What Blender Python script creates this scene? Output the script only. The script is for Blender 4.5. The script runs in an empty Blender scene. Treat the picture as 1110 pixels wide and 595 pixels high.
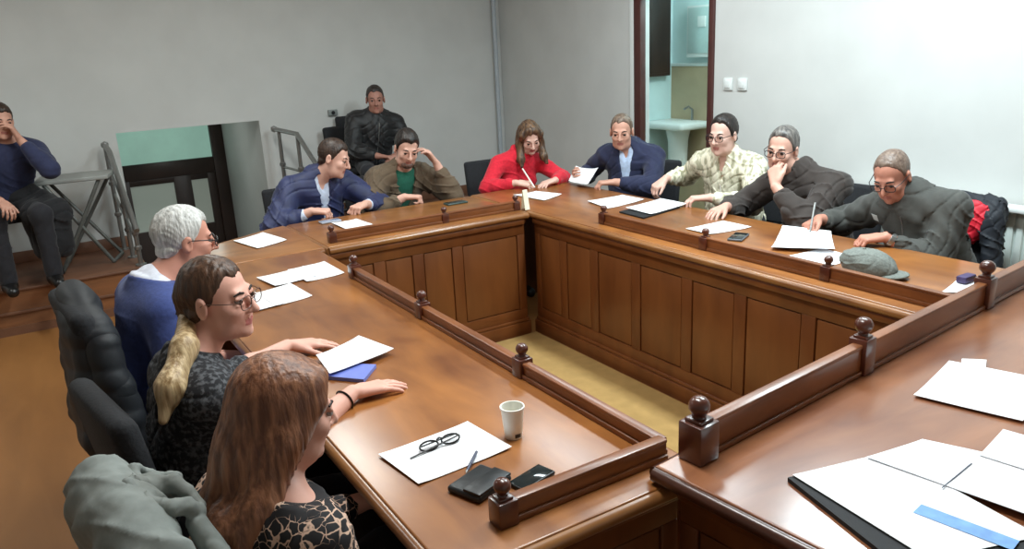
import bpy, bmesh, math, random
import numpy as np
from mathutils import Vector, Matrix

random.seed(4)
S = bpy.context.scene
COL = S.collection
PI = math.pi
def V(*a):
    return np.array(a if len(a) > 1 else a[0], dtype=float)
def nrm(v):
    v = np.asarray(v, float)
    return v / (np.linalg.norm(v) + 1e-12)
def ang(deg):
    a = math.radians(deg)
    return V(math.cos(a), math.sin(a), 0)

# ------------------------------------------------------------------ materials
def lin(r, g, b):
    f = lambda c: (c / 255 / 12.92) if c / 255 <= .04045 else ((c / 255 + .055) / 1.055) ** 2.4
    return (f(r), f(g), f(b), 1)
MATS = {}
def mat(name, rgb, rough=.6, metal=0, noise=0., scale=40, rgb2=None, bump=0., stretch=(1, 1, 1), spec=.5, coat=0., emit=0., trans=0., sheen=0., coord='Object', lo=.35, hi=.65):
    if name in MATS:
        return MATS[name]
    m = bpy.data.materials.new(name); m.use_nodes = True
    nt = m.node_tree; b = nt.nodes['Principled BSDF']
    c = lin(*rgb)
    b.inputs['Base Color'].default_value = c
    b.inputs['Roughness'].default_value = rough
    b.inputs['Metallic'].default_value = metal
    b.inputs['Specular IOR Level'].default_value = spec
    b.inputs['Coat Weight'].default_value = coat
    b.inputs['Coat Roughness'].default_value = .12
    b.inputs['Sheen Weight'].default_value = sheen
    if trans:
        b.inputs['Transmission Weight'].default_value = trans
    if emit:
        b.inputs['Emission Color'].default_value = c
        b.inputs['Emission Strength'].default_value = emit
    tc = nt.nodes.new('ShaderNodeTexCoord'); mp = nt.nodes.new('ShaderNodeMapping')
    mp.inputs['Scale'].default_value = stretch
    nt.links.new(tc.outputs[coord], mp.inputs['Vector'])
    n = nt.nodes.new('ShaderNodeTexNoise'); n.inputs['Scale'].default_value = scale; n.inputs['Detail'].default_value = 5
    nt.links.new(mp.outputs[0], n.inputs['Vector'])
    r = nt.nodes.new('ShaderNodeValToRGB')
    r.color_ramp.elements[0].position = lo; r.color_ramp.elements[1].position = hi
    k = noise
    c2 = lin(*rgb2) if rgb2 else tuple(min(1, x * (1 + k)) for x in c[:3]) + (1,)
    c1 = c if rgb2 else tuple(x * (1 - k) for x in c[:3]) + (1,)
    r.color_ramp.elements[0].color = c1; r.color_ramp.elements[1].color = c2
    nt.links.new(n.outputs['Fac'], r.inputs['Fac'])
    nt.links.new(r.outputs['Color'], b.inputs['Base Color'])
    if bump:
        bp = nt.nodes.new('ShaderNodeBump'); bp.inputs['Strength'].default_value = bump; bp.inputs['Distance'].default_value = .01
        nt.links.new(n.outputs['Fac'], bp.inputs['Height']); nt.links.new(bp.outputs[0], b.inputs['Normal'])
    MATS[name] = m
    return m

def wood(name, dark, light, scale=(1, 1, 1), rough=.3, coat=.5, big=2.2, bump=.03, spec=.5):
    """varnished wood: streaky fibre noise plus slow tonal patches"""
    m = bpy.data.materials.new(name); m.use_nodes = True
    nt = m.node_tree; b = nt.nodes['Principled BSDF']; L = nt.links
    tc = nt.nodes.new('ShaderNodeTexCoord')
    mp = nt.nodes.new('ShaderNodeMapping'); mp.inputs['Scale'].default_value = scale
    L.new(tc.outputs['Object'], mp.inputs['Vector'])
    n1 = nt.nodes.new('ShaderNodeTexNoise'); n1.inputs['Scale'].default_value = 9; n1.inputs['Detail'].default_value = 8; n1.inputs['Distortion'].default_value = .6
    L.new(mp.outputs[0], n1.inputs['Vector'])
    n2 = nt.nodes.new('ShaderNodeTexNoise'); n2.inputs['Scale'].default_value = big; n2.inputs['Detail'].default_value = 3
    L.new(tc.outputs['Object'], n2.inputs['Vector'])
    mx = nt.nodes.new('ShaderNodeMix'); mx.data_type = 'FLOAT'; mx.inputs[0].default_value = .45
    L.new(n1.outputs['Fac'], mx.inputs[2]); L.new(n2.outputs['Fac'], mx.inputs[3])
    r = nt.nodes.new('ShaderNodeValToRGB')
    r.color_ramp.elements[0].position = .33; r.color_ramp.elements[1].position = .68
    r.color_ramp.elements[0].color = lin(*dark); r.color_ramp.elements[1].color = lin(*light)
    L.new(mx.outputs[0], r.inputs['Fac']); L.new(r.outputs['Color'], b.inputs['Base Color'])
    bp = nt.nodes.new('ShaderNodeBump'); bp.inputs['Strength'].default_value = bump; bp.inputs['Distance'].default_value = .01
    L.new(n1.outputs['Fac'], bp.inputs['Height']); L.new(bp.outputs[0], b.inputs['Normal'])
    b.inputs['Roughness'].default_value = rough; b.inputs['Coat Weight'].default_value = coat; b.inputs['Coat Roughness'].default_value = .22
    b.inputs['Specular IOR Level'].default_value = spec
    MATS[name] = m
    return m

W_TOP = wood('varnished_table_top', (104, 56, 24), (168, 108, 54), (1, .28, 1), rough=.34, coat=.35)
W_TOPX = wood('varnished_table_top_cross', (110, 64, 28), (172, 114, 60), (.28, 1, 1), rough=.34, coat=.35)
W_RED = wood('reddish_varnished_top', (104, 56, 32), (164, 108, 72), (.25, 1, 1), rough=.3, coat=.6)
W_APR = wood('apron_wood', (92, 48, 20), (122, 70, 32), (1, 1, .25), rough=.42, coat=.2)  # darker than the tops: shade on the table fronts is in this colour
W_PAN = wood('panel_wood', (98, 53, 22), (128, 76, 36), (1, 1, .2), rough=.42, coat=.2)  # apron panels, with the same shade put into the colour
W_RAIL = wood('rail_wood', (98, 52, 22), (142, 84, 42), (.5, .5, 2), rough=.38, coat=.3)
W_POST = wood('dark_post_wood', (66, 30, 20), (96, 48, 32), (1, 1, .3), rough=.3, coat=.6)
W_NOSE = wood('nosing_wood', (112, 66, 34), (158, 108, 60), (.5, .5, 1), rough=.32, coat=.4)
W_DARKN = wood('dark_nosing_wood', (52, 26, 18), (80, 42, 28), (.5, .5, 1), rough=.3, coat=.5)
W_FLOOR = wood('parquet', (134, 88, 44), (154, 104, 55), (1, .2, 1), rough=.5, coat=.1, big=1.2)
W_STAGE = wood('platform_boards', (96, 62, 44), (124, 84, 60), (.25, 1, 1), rough=.55, coat=0)
W_RISER = wood('riser_boards', (112, 72, 46), (150, 98, 60), (.2, 1, 2), rough=.5, coat=.1)
W_DOOR = wood('dark_door_wood', (40, 26, 22), (58, 38, 30), (1, 1, .2), rough=.45, coat=.1)
M_WALL = mat('wall_paint', (204, 205, 202), .85, noise=.03, scale=3, spec=.2)
M_CEIL = mat('ceiling_paint', (226, 226, 222), .9, noise=.02, scale=3)
M_CARPET = mat('tan_carpet', (166, 134, 84), .9, noise=.08, scale=14, spec=.1)
M_PAPER = mat('white_paper', (240, 241, 244), .75, noise=.01, scale=8, spec=.2)
M_PAPERB = mat('bluish_paper', (222, 230, 244), .75, noise=.02, scale=8, spec=.2)
M_BLACK = mat('black_plastic', (16, 16, 18), .4, noise=.1, scale=30)
M_BLACKM = mat('matte_black', (22, 22, 25), .75, noise=.15, scale=60)
M_CHAIR = mat('black_chair_fabric', (26, 27, 31), .85, noise=.2, scale=90, bump=.2)
M_STEEL = mat('brushed_steel', (150, 150, 148), .35, .8, noise=.05, scale=20)
M_WHITE = mat('white_enamel', (226, 230, 228), .35, noise=.01, scale=5)
M_CUP = mat('white_plastic_cup', (238, 236, 226), .4, noise=.01, scale=6)

# ------------------------------------------------------------------ object helpers
def tag(o, label=None, cat=None, group=None, kind=None):
    if label: o['label'] = label
    if cat: o['category'] = cat
    if group: o['group'] = group
    if kind: o['kind'] = kind
    return o
def empty(name, loc, label=None, cat=None, group=None, kind=None):
    o = bpy.data.objects.new(name, None); COL.objects.link(o)
    o.location = loc; o.empty_display_size = .05
    return tag(o, label, cat, group, kind)
def world_loc(o):
    p = Vector((0, 0, 0))
    while o:
        p = p + o.location; o = o.parent
    return p
def link_mesh(name, me, m, parent):
    for mm in (m if isinstance(m, (list, tuple)) else [m]):
        me.materials.append(mm)
    o = bpy.data.objects.new(name, me); COL.objects.link(o)
    if parent:
        o.parent = parent
    return o
def copy_tree(o, parent=None):
    c = o.copy(); COL.objects.link(c)
    if parent: c.parent = parent
    for ch in list(o.children):
        copy_tree(ch, c)
    return c

class MB:
    """collects shapes given in world coordinates"""
    def __init__(self):
        self.bm = bmesh.new()
    def box(self, c, s, bevel=0., rot=None, seg=2, fn=None):
        r = bmesh.ops.create_cube(self.bm, size=1)
        vs = r['verts']
        for v in vs:
            v.co = Vector((v.co.x * s[0], v.co.y * s[1], v.co.z * s[2]))
        if bevel:
            es = list({e for v in vs for e in v.link_edges})
            rb = bmesh.ops.bevel(self.bm, geom=es, offset=bevel, segments=seg, affect='EDGES', profile=.5)
            vs = list({v for f in rb['faces'] for v in f.verts} | {v for v in vs if v.is_valid})
        if rot is not None:
            for v in vs: v.co = rot @ v.co
        for v in vs: v.co = v.co + Vector(c)
        return self
    def prism(self, poly, z0, z1, bevel=0., top_only=False):
        bot = [self.bm.verts.new((x, y, z0)) for x, y in poly]
        top = [self.bm.verts.new((x, y, z1)) for x, y in poly]
        n = len(poly)
        a = sum(poly[i][0] * poly[(i + 1) % n][1] - poly[(i + 1) % n][0] * poly[i][1] for i in range(n))
        if a < 0: bot, top = bot[::-1], top[::-1]
        fs = [self.bm.faces.new(top), self.bm.faces.new(bot[::-1])]
        for i in range(n):
            fs.append(self.bm.faces.new((bot[i], bot[(i + 1) % n], top[(i + 1) % n], top[i])))
        if bevel:
            es = [e for e in fs[0].edges] + ([] if top_only else [e for e in fs[1].edges])
            bmesh.ops.bevel(self.bm, geom=es, offset=bevel, segments=3, affect='EDGES', profile=.5)
        return self
    def tube(self, pts, r, n=8, closed=False):
        pts = [Vector(p) for p in pts]; m = len(pts); rings = []
        rr = r if isinstance(r, (list, tuple)) else [r] * m
        prev = None
        for i in range(m):
            if closed: t = (pts[(i + 1) % m] - pts[i - 1]).normalized()
            else: t = (pts[min(i + 1, m - 1)] - pts[max(i - 1, 0)]).normalized()
            if prev is None:
                a = Vector((0, 0, 1)) if abs(t.z) < .9 else Vector((1, 0, 0))
                nn = (a - t * a.dot(t)).normalized()
            else:
                nn = (prev - t * prev.dot(t)).normalized()
            prev = nn; bb = t.cross(nn)
            rings.append([self.bm.verts.new(pts[i] + (nn * math.cos(2 * PI * k / n) + bb * math.sin(2 * PI * k / n)) * rr[i]) for k in range(n)])
        for i in range(m if closed else m - 1):
            A, B = rings[i], rings[(i + 1) % m]
            for k in range(n):
                self.bm.faces.new((A[k], A[(k + 1) % n], B[(k + 1) % n], B[k]))
        if not closed:
            self.bm.faces.new(rings[0][::-1]); self.bm.faces.new(rings[-1])
        return self
    def lathe(self, prof, c, n=24, axis=None):
        R = Vector((0, 0, 1)).rotation_difference(Vector(axis)).to_matrix() if axis is not None else Matrix.Identity(3)
        rings = []
        for r, z in prof:
            if r < 1e-6: rings.append([self.bm.verts.new(R @ Vector((0, 0, z)) + Vector(c))])
            else: rings.append([self.bm.verts.new(R @ Vector((r * math.cos(2 * PI * k / n), r * math.sin(2 * PI * k / n), z)) + Vector(c)) for k in range(n)])
        for A, B in zip(rings[:-1], rings[1:]):
            if len(A) == 1 and len(B) == 1: continue
            for k in range(n):
                k2 = (k + 1) % n
                if len(A) == 1: self.bm.faces.new((A[0], B[k2], B[k]))
                elif len(B) == 1: self.bm.faces.new((A[k], A[k2], B[0]))
                else: self.bm.faces.new((A[k], A[k2], B[k2], B[k]))
        return self
    def build(self, name, m, parent=None, smooth=True, loc=None):
        self.bm.normal_update()
        bmesh.ops.recalc_face_normals(self.bm, faces=self.bm.faces)
        off = world_loc(parent) if parent else Vector(loc) if loc is not None else Vector((0, 0, 0))
        for v in self.bm.verts: v.co -= off
        me = bpy.data.meshes.new(name); self.bm.to_mesh(me); self.bm.free()
        if smooth:
            me.polygons.foreach_set('use_smooth', [True] * len(me.polygons))
            me.set_sharp_from_angle(angle=math.radians(38))
        o = link_mesh(name, me, m, parent)
        if not parent and loc is not None: o.location = loc
        return o
def struct(name, mb, m, parent=None):
    o = mb.build(name, m, parent)
    if not parent: o['kind'] = 'structure'
    return o

# ------------------------------------------------------------------ implicit surfaces
class Cap:
    def __init__(s, a, b, ra, rb=None):
        s.a, s.b = V(a), V(b); s.ra = ra; s.rb = ra if rb is None else rb
    def bb(s):
        R = max(s.ra, s.rb); return np.minimum(s.a, s.b) - R, np.maximum(s.a, s.b) + R
    def d(s, P):
        ab = s.b - s.a; L2 = max(float(ab @ ab), 1e-10)
        t = ((P[0] - s.a[0]) * ab[0] + (P[1] - s.a[1]) * ab[1] + (P[2] - s.a[2]) * ab[2]) / L2
        t = np.clip(t, 0, 1)
        return np.sqrt(sum((P[i] - s.a[i] - t * ab[i]) ** 2 for i in range(3))) - (s.ra + (s.rb - s.ra) * t)
    def inf(s, o):
        return Cap(s.a, s.b, s.ra + o, s.rb + o)
class Ell:
    def __init__(s, c, r, A=None):
        s.c = V(c); s.r = V(r); s.A = np.eye(3) if A is None else np.array(A, float)   # rows = axes
    def bb(s):
        e = np.sqrt(((s.A * s.r[:, None]) ** 2).sum(0)); return s.c - e, s.c + e
    def d(s, P):
        q = [P[i] - s.c[i] for i in range(3)]
        k0 = 0; k1 = 0
        for i in range(3):
            l = q[0] * s.A[i][0] + q[1] * s.A[i][1] + q[2] * s.A[i][2]
            k0 = k0 + (l / s.r[i]) ** 2; k1 = k1 + (l / s.r[i] ** 2) ** 2
        k0 = np.sqrt(k0); k1 = np.sqrt(k1) + 1e-9
        return k0 * (k0 - 1) / k1
    def inf(s, o):
        return Ell(s.c, s.r + o, s.A)
class Box:
    def __init__(s, c, h, A=None, rad=.01):
        s.c = V(c); s.h = V(h); s.A = np.eye(3) if A is None else np.array(A, float); s.rad = rad
    def bb(s):
        e = (np.abs(s.A) * (s.h)[:, None]).sum(0); return s.c - e, s.c + e
    def d(s, P):
        q = [P[i] - s.c[i] for i in range(3)]
        ls = [np.abs(q[0] * s.A[i][0] + q[1] * s.A[i][1] + q[2] * s.A[i][2]) - s.h[i] + s.rad for i in range(3)]
        out = np.sqrt(sum(np.maximum(l, 0) ** 2 for l in ls))
        return out + np.minimum(np.maximum(np.maximum(ls[0], ls[1]), ls[2]), 0) - s.rad
    def inf(s, o):
        return Box(s.c, s.h + o, s.A, s.rad + o)
class Fn:
    def __init__(s, f, lo, hi):
        s.f = f; s.lo = V(lo); s.hi = V(hi)
    def bb(s): return s.lo, s.hi
    def d(s, P): return s.f(P)

def sdf_mesh(name, ops, h, m, parent, disp=None, cuts=(), region=None):
    """ops: ('+'|'-', prim, k).  disp(P) adds to the field; cuts are functions kept where < 0; region(P)->material index"""
    lo = np.min([o[1].bb()[0] for o in ops if o[0] == '+'], axis=0) - 3 * h - .012
    hi = np.max([o[1].bb()[1] for o in ops if o[0] == '+'], axis=0) + 3 * h + .012
    n = np.ceil((hi - lo) / h).astype(int) + 1
    ax = [(lo[i] + h * np.arange(n[i])).astype(np.float32) for i in range(3)]
    F = np.full(tuple(n), .2, np.float32)
    for sg, pr, k in ops:
        a, b = pr.bb(); pad = k + 2.5 * h
        i0 = np.clip(np.floor((a - pad - lo) / h).astype(int), 0, n - 1); i1 = np.clip(np.ceil((b + pad - lo) / h).astype(int) + 1, 1, n)
        if np.any(i1 <= i0): continue
        sl = tuple(slice(i0[i], i1[i]) for i in range(3))
        P = (ax[0][sl[0]][:, None, None], ax[1][sl[1]][None, :, None], ax[2][sl[2]][None, None, :])
        d = pr.d(P).astype(np.float32); f = F[sl]
        if sg == '+':
            if k > 0:
                hh = np.maximum(k - np.abs(f - d), 0) / k
                F[sl] = np.minimum(f, d) - hh * hh * k * .25
            else: F[sl] = np.minimum(f, d)
        else:
            d = -d
            if k > 0:
                hh = np.maximum(k - np.abs(f - d), 0) / k
                F[sl] = np.maximum(f, d) + hh * hh * k * .25
            else: F[sl] = np.maximum(f, d)
    P = (ax[0][:, None, None], ax[1][None, :, None], ax[2][None, None, :])
    if disp is not None: F += disp(P).astype(np.float32)
    for c in cuts: F = np.maximum(F, c(P).astype(np.float32))
    F[0], F[-1] = .1, .1; F[:, 0], F[:, -1] = .1, .1; F[:, :, 0], F[:, :, -1] = .1, .1
    ins = F < 0
    cnt = np.zeros(tuple(n - 1), np.int8)
    for a in (0, 1):
        for b in (0, 1):
            for c in (0, 1):
                cnt += ins[a:n[0] - 1 + a, b:n[1] - 1 + b, c:n[2] - 1 + c]
    I = np.argwhere((cnt > 0) & (cnt < 8))
    if len(I) == 0: raise RuntimeError('empty ' + name)
    vid = np.full(tuple(n - 1), -1, np.int32); vid[I[:, 0], I[:, 1], I[:, 2]] = np.arange(len(I))
    cv = {}
    for a in (0, 1):
        for b in (0, 1):
            for c in (0, 1):
                cv[a, b, c] = F[I[:, 0] + a, I[:, 1] + b, I[:, 2] + c]
    acc = np.zeros((len(I), 3)); num = np.zeros(len(I))
    for axis in range(3):
        for u in (0, 1):
            for w in (0, 1):
                c0 = [u, w]; c0.insert(axis, 0); c1 = [u, w]; c1.insert(axis, 1)
                f0, f1 = cv[tuple(c0)], cv[tuple(c1)]
                x = (f0 < 0) != (f1 < 0)
                t = np.where(x, f0 / np.where(x, f0 - f1, 1), 0)
                p = np.tile(np.array(c0, float), (len(I), 1)); p[:, axis] = t
                acc[x] += p[x]; num[x] += 1
    pos = lo + h * (I + acc / num[:, None])
    quads = []
    for axis in range(3):
        o1, o2 = [a for a in range(3) if a != axis]
        s0 = [slice(None)] * 3; s1 = [slice(None)] * 3
        s0[axis] = slice(0, -1); s1[axis] = slice(1, None)
        for o in (o1, o2): s0[o] = slice(1, -1); s1[o] = slice(1, -1)
        A = ins[tuple(s0)]; B = ins[tuple(s1)]
        E = np.argwhere(A != B)
        if len(E) == 0: continue
        E[:, o1] += 1; E[:, o2] += 1
        fl = ins[E[:, 0], E[:, 1], E[:, 2]]
        def cell(d1, d2):
            c = E.copy(); c[:, o1] += d1; c[:, o2] += d2
            return vid[c[:, 0], c[:, 1], c[:, 2]]
        q = np.stack([cell(-1, -1), cell(0, -1), cell(0, 0), cell(-1, 0)], 1)
        if axis == 1: fl = ~fl
        q[~fl] = q[~fl][:, ::-1]
        quads.append(q)
    Q = np.concatenate(quads)
    off = np.array(world_loc(parent)) if parent else np.zeros(3)
    me = bpy.data.meshes.new(name)
    me.vertices.add(len(pos)); me.vertices.foreach_set('co', (pos - off).astype(np.float32).ravel())
    me.loops.add(len(Q) * 4); me.loops.foreach_set('vertex_index', Q.astype(np.int32).ravel())
    me.polygons.add(len(Q)); me.polygons.foreach_set('loop_start', np.arange(0, len(Q) * 4, 4, dtype=np.int32))
    me.update(calc_edges=True)
    me.polygons.foreach_set('use_smooth', np.ones(len(Q), bool))
    if region is not None:
        ctr = pos[Q].mean(1)
        me.polygons.foreach_set('material_index', region(ctr.T).astype(np.int32))
    me.update()
    return link_mesh(name, me, m, parent)

def wob(amp, f, seed=0):
    """folds: soft swells plus narrow creases running different ways over the surface"""
    s = seed * 1.7; f = f * 1.8; amp = amp * 1.7
    def g(P):
        x, y, z = P
        w = np.sin(f * .30 * x + s) + np.sin(f * .27 * y + 2 * s) + np.sin(f * .33 * z + 3 * s)
        sw = np.sin(f * .8 * (x + .4 * z) + 1.3 * w) * np.sin(f * .7 * (y - .5 * z) + s)
        c1 = 1 - np.abs(np.sin(f * .55 * (z + .7 * x - .3 * y) + 1.6 * w + s)); c2 = 1 - np.abs(np.sin(f * .5 * (z - .6 * x + .5 * y) - 1.4 * w + 2 * s))
        return amp * (.45 * sw - 1.25 * c1 ** 4 * np.clip(.5 + .6 * np.sin(w + s), 0, 1) + .8 * c2 ** 5)
    return g

# ------------------------------------------------------------------ people
def head_axes(yaw, pitch=0, roll=0):
    f = ang(yaw); r = V(f[1], -f[0], 0); u = V(0, 0, 1)
    p = math.radians(pitch)                      # positive looks down
    f, u = f * math.cos(p) - u * math.sin(p), u * math.cos(p) + f * math.sin(p)
    q = math.radians(roll)                       # positive tilts to own right
    r, u = r * math.cos(q) - u * math.sin(q), u * math.cos(q) + r * math.sin(q)
    return np.array([r, f, u])

def head_ops(C, A, sc=1., nose=1., fat=0., smile=0.):
    L = lambda x, y, z: C + sc * (x * A[0] + y * A[1] + z * A[2])
    o = []
    o.append(('+', Ell(L(0, -.018, .035), V(.074, .094, .083) * sc, A), .03))
    o.append(('+', Ell(L(0, .026, -.042), V(.058 + fat, .060, .074) * sc, A), .03))
    o.append(('+', Cap(L(-.03 - fat, .03, -.08), L(.03 + fat, .03, -.08), .028 * sc), .03))
    o.append(('+', Ell(L(0, .068, -.099), V(.02, .016, .016) * sc, A), .02))
    for s in (-1, 1):
        o.append(('+', Ell(L(s * .037, .058, -.026), V(.023, .022, .022) * sc, A), .02))
    o.append(('+', Cap(L(-.032, .074, .022), L(.032, .074, .022), .011 * sc), .016))
    for s in (-1, 1):
        o.append(('-', Ell(L(s * .032, .096, .004), V(.017, .016, .011) * sc, A), .012))
    for s in (-1, 1):
        o.append(('+', Cap(L(s * .021, .0835, .0125), L(s * .043, .0785, .0115), .0062 * sc), .004))
        o.append(('+', Cap(L(s * .021, .081, -.0085), L(s * .043, .0765, -.0075), .0055 * sc), .005))
    o.append(('+', Cap(L(0, .086, .010), L(0, .107 * nose, -.030), .0075 * sc, .0115 * sc), .010))
    for s in (-1, 1):
        o.append(('+', Ell(L(s * .011, .092, -.034), V(.008, .010, .007) * sc, A), .006))
    for s in (-1, 1):
        o.append(('+', Cap(L(0, .0755, -.060 - smile * .3), L(s * (.018 + smile), .071, -.061 + smile), .0080 * sc, .0065 * sc), .008))
        o.append(('+', Cap(L(0, .0760, -.0725 - smile * .3), L(s * (.015 + smile), .073, -.070 + smile), .0082 * sc, .007 * sc), .006))
        o.append(('-', Cap(L(0, .0855, -.066 - smile * .3), L(s * (.021 + smile * 1.3), .081, -.065 + smile * 1.1), .0026 * sc), .003))
    for s in (-1, 1):
        ea = np.array([A[0] * .9 - s * A[1] * .35, A[1] * .9 + s * A[0] * .35, A[2]])
        o.append(('+', Ell(L(s * .078, -.012, -.006), V(.010, .020, .032) * sc, ea), .008))
        o.append(('-', Ell(L(s * .088, -.006, -.004), V(.006, .010, .018) * sc, ea), .006))
    return o, L

def hand_ops(W, d, n, right, curl=.3, sc=1., spread=4, thumb=35, tcurl=.3):
    """W wrist, d finger direction, n palm normal, curl 0 flat .. 1 fist"""
    d = nrm(d); n = nrm(V(n) - d * (V(n) @ d)); s = np.cross(d, n)
    if not right: s = -s                          # s points to the thumb side
    o = []
    lens = [(.040, .026, .020), (.045, .029, .021), (.041, .027, .020), (.032, .021, .018)]
    offs = [.030, .010, -.010, -.029]; kn = [.090, .094, .089, .080]; tips = []
    for i in range(4):
        b = W + sc * (d * .015 + s * offs[i] * .55)
        k = W + sc * (d * kn[i] + s * offs[i])
        o.append(('+', Cap(b, k, .0155 * sc, .0125 * sc), .014))
        fan = math.radians(spread * (1.5 - i))
        dd = d * math.cos(fan) + s * math.sin(fan)
        a = 0; p = k
        for j in range(3):
            a += (1.45, 1.5, .9)[j] * curl + .08
            q = p + sc * lens[i][j] * (dd * math.cos(a) + n * math.sin(a))
            r = (.0092, .0085, .0078, .0068)
            o.append(('+', Cap(p, q, r[j] * sc, r[j + 1] * sc), .003 if j else .005))
            p = q
        tips.append(p)
    o.append(('+', Ell(W + sc * (d * .045 + s * .020 + n * .010), V(.016, .028, .014) * sc, [s, d, n]), .012))
    ta = math.radians(thumb)
    t0 = W + sc * (d * .024 + s * .022); t1 = t0 + sc * .040 * (d * math.cos(ta) + s * math.sin(ta) + n * .25)
    tb = ta * (1 - tcurl * 1.4)
    t2 = t1 + sc * .032 * nrm(d * math.cos(tb) + s * math.sin(tb) + n * (.2 + .5 * tcurl))
    t3 = t2 + sc * .025 * nrm(d * math.cos(tb * .6) + s * math.sin(tb * .6) + n * (.2 + .7 * tcurl))
    o += [('+', Cap(t0, t1, .0155 * sc, .0118 * sc), .012), ('+', Cap(t1, t2, .0112 * sc, .0100 * sc), .004), ('+', Cap(t2, t3, .0098 * sc, .0078 * sc), .003)]
    return o, tips

def ik(Sh, W, l1, l2, hint):
    dv = W - Sh; D = np.linalg.norm(dv); dn = dv / D
    if D > (l1 + l2) * .998:
        k = D / ((l1 + l2) * .998); l1 *= k; l2 *= k
    a = (l1 * l1 - l2 * l2 + D * D) / (2 * D); hh = math.sqrt(max(l1 * l1 - a * a, 1e-6))
    hv = V(hint) - Sh; hv = hv - dn * (hv @ dn)
    return Sh + dn * a + nrm(hv) * hh

def skin(name, rgb, lip):
    return [mat(name, rgb, .5, noise=.06, scale=18, spec=.35), mat(name + '_lip', lip, .45, noise=.04, scale=20)]
M_EYE = mat('eye_white', (150, 138, 132), .25, noise=.01); M_IRIS = mat('dark_iris', (44, 30, 22), .2, noise=.05)
HAIRS = {}
def hairmat(name, c1, c2, sc=(1, 1, .12)):
    return mat(name, c1, .42, rgb2=c2, scale=70, stretch=sc, bump=.5, spec=.45, lo=.38, hi=.66)

def hair_short(C, A, sc, th=.012, front=.074, side=-.022, back=-.085, seed=0, part=0., recede=0., low=0., rough=1.):
    """close-fitting hair over the skull, thinning out towards the hairline; low > 0 lets it run over the ears"""
    def f(P):
        q = [P[i] - C[i] for i in range(3)]
        x, y, z = [(q[0] * A[i][0] + q[1] * A[i][1] + q[2] * A[i][2]) / sc for i in range(3)]
        c = (x, y + .018, z - .035); r = (.074 + th * .45, .094 + th, .083 + th * 1.25)
        k0 = np.sqrt(sum((c[i] / r[i]) ** 2 for i in range(3))); k1 = np.sqrt(sum((c[i] / r[i] ** 2) ** 2 for i in range(3))) + 1e-9
        d = k0 * (k0 - 1) / k1
        nb = np.sqrt((x / (.060 + th * .4)) ** 2 + ((y + .050) / (.050 + th * .4)) ** 2 + ((z + .035) / .065) ** 2)
        d = np.minimum(d, (nb - 1) * .05)
        ta = np.arctan2(x + .012, y + .05)
        fade = np.clip((np.abs(x + .012) + np.abs(y + .05)) / .06, 0, 1)
        d = d + rough * fade * (.0013 * np.sin(52 * ta + 3 * np.sin(40 * z + seed)) + .0010 * np.sin(97 * ta + 5 * np.sin(23 * z + 2 * seed)))
        fr = front + recede * np.maximum(0, 1 - ((np.abs(x) - .045) / .03) ** 2)
        t = np.clip((y - .012) / .038, 0, 1)
        zl = np.where(y > .012, side + .012 + (fr - side - .012) * t + .10 * np.maximum(0, y - .062), side + .012 + (back - side) / -.10 * np.minimum(0, y - .012) - low)
        e = z - zl + .004 * np.sin(130 * x + seed) * np.clip(y * 20, 0, 1)
        d = d + th * .85 * np.clip(1 - e / .030, 0, 1) ** 1.5
        return np.maximum(d, -e * .75) * sc
    return Fn(f, C - .15, C + .16)

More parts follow.
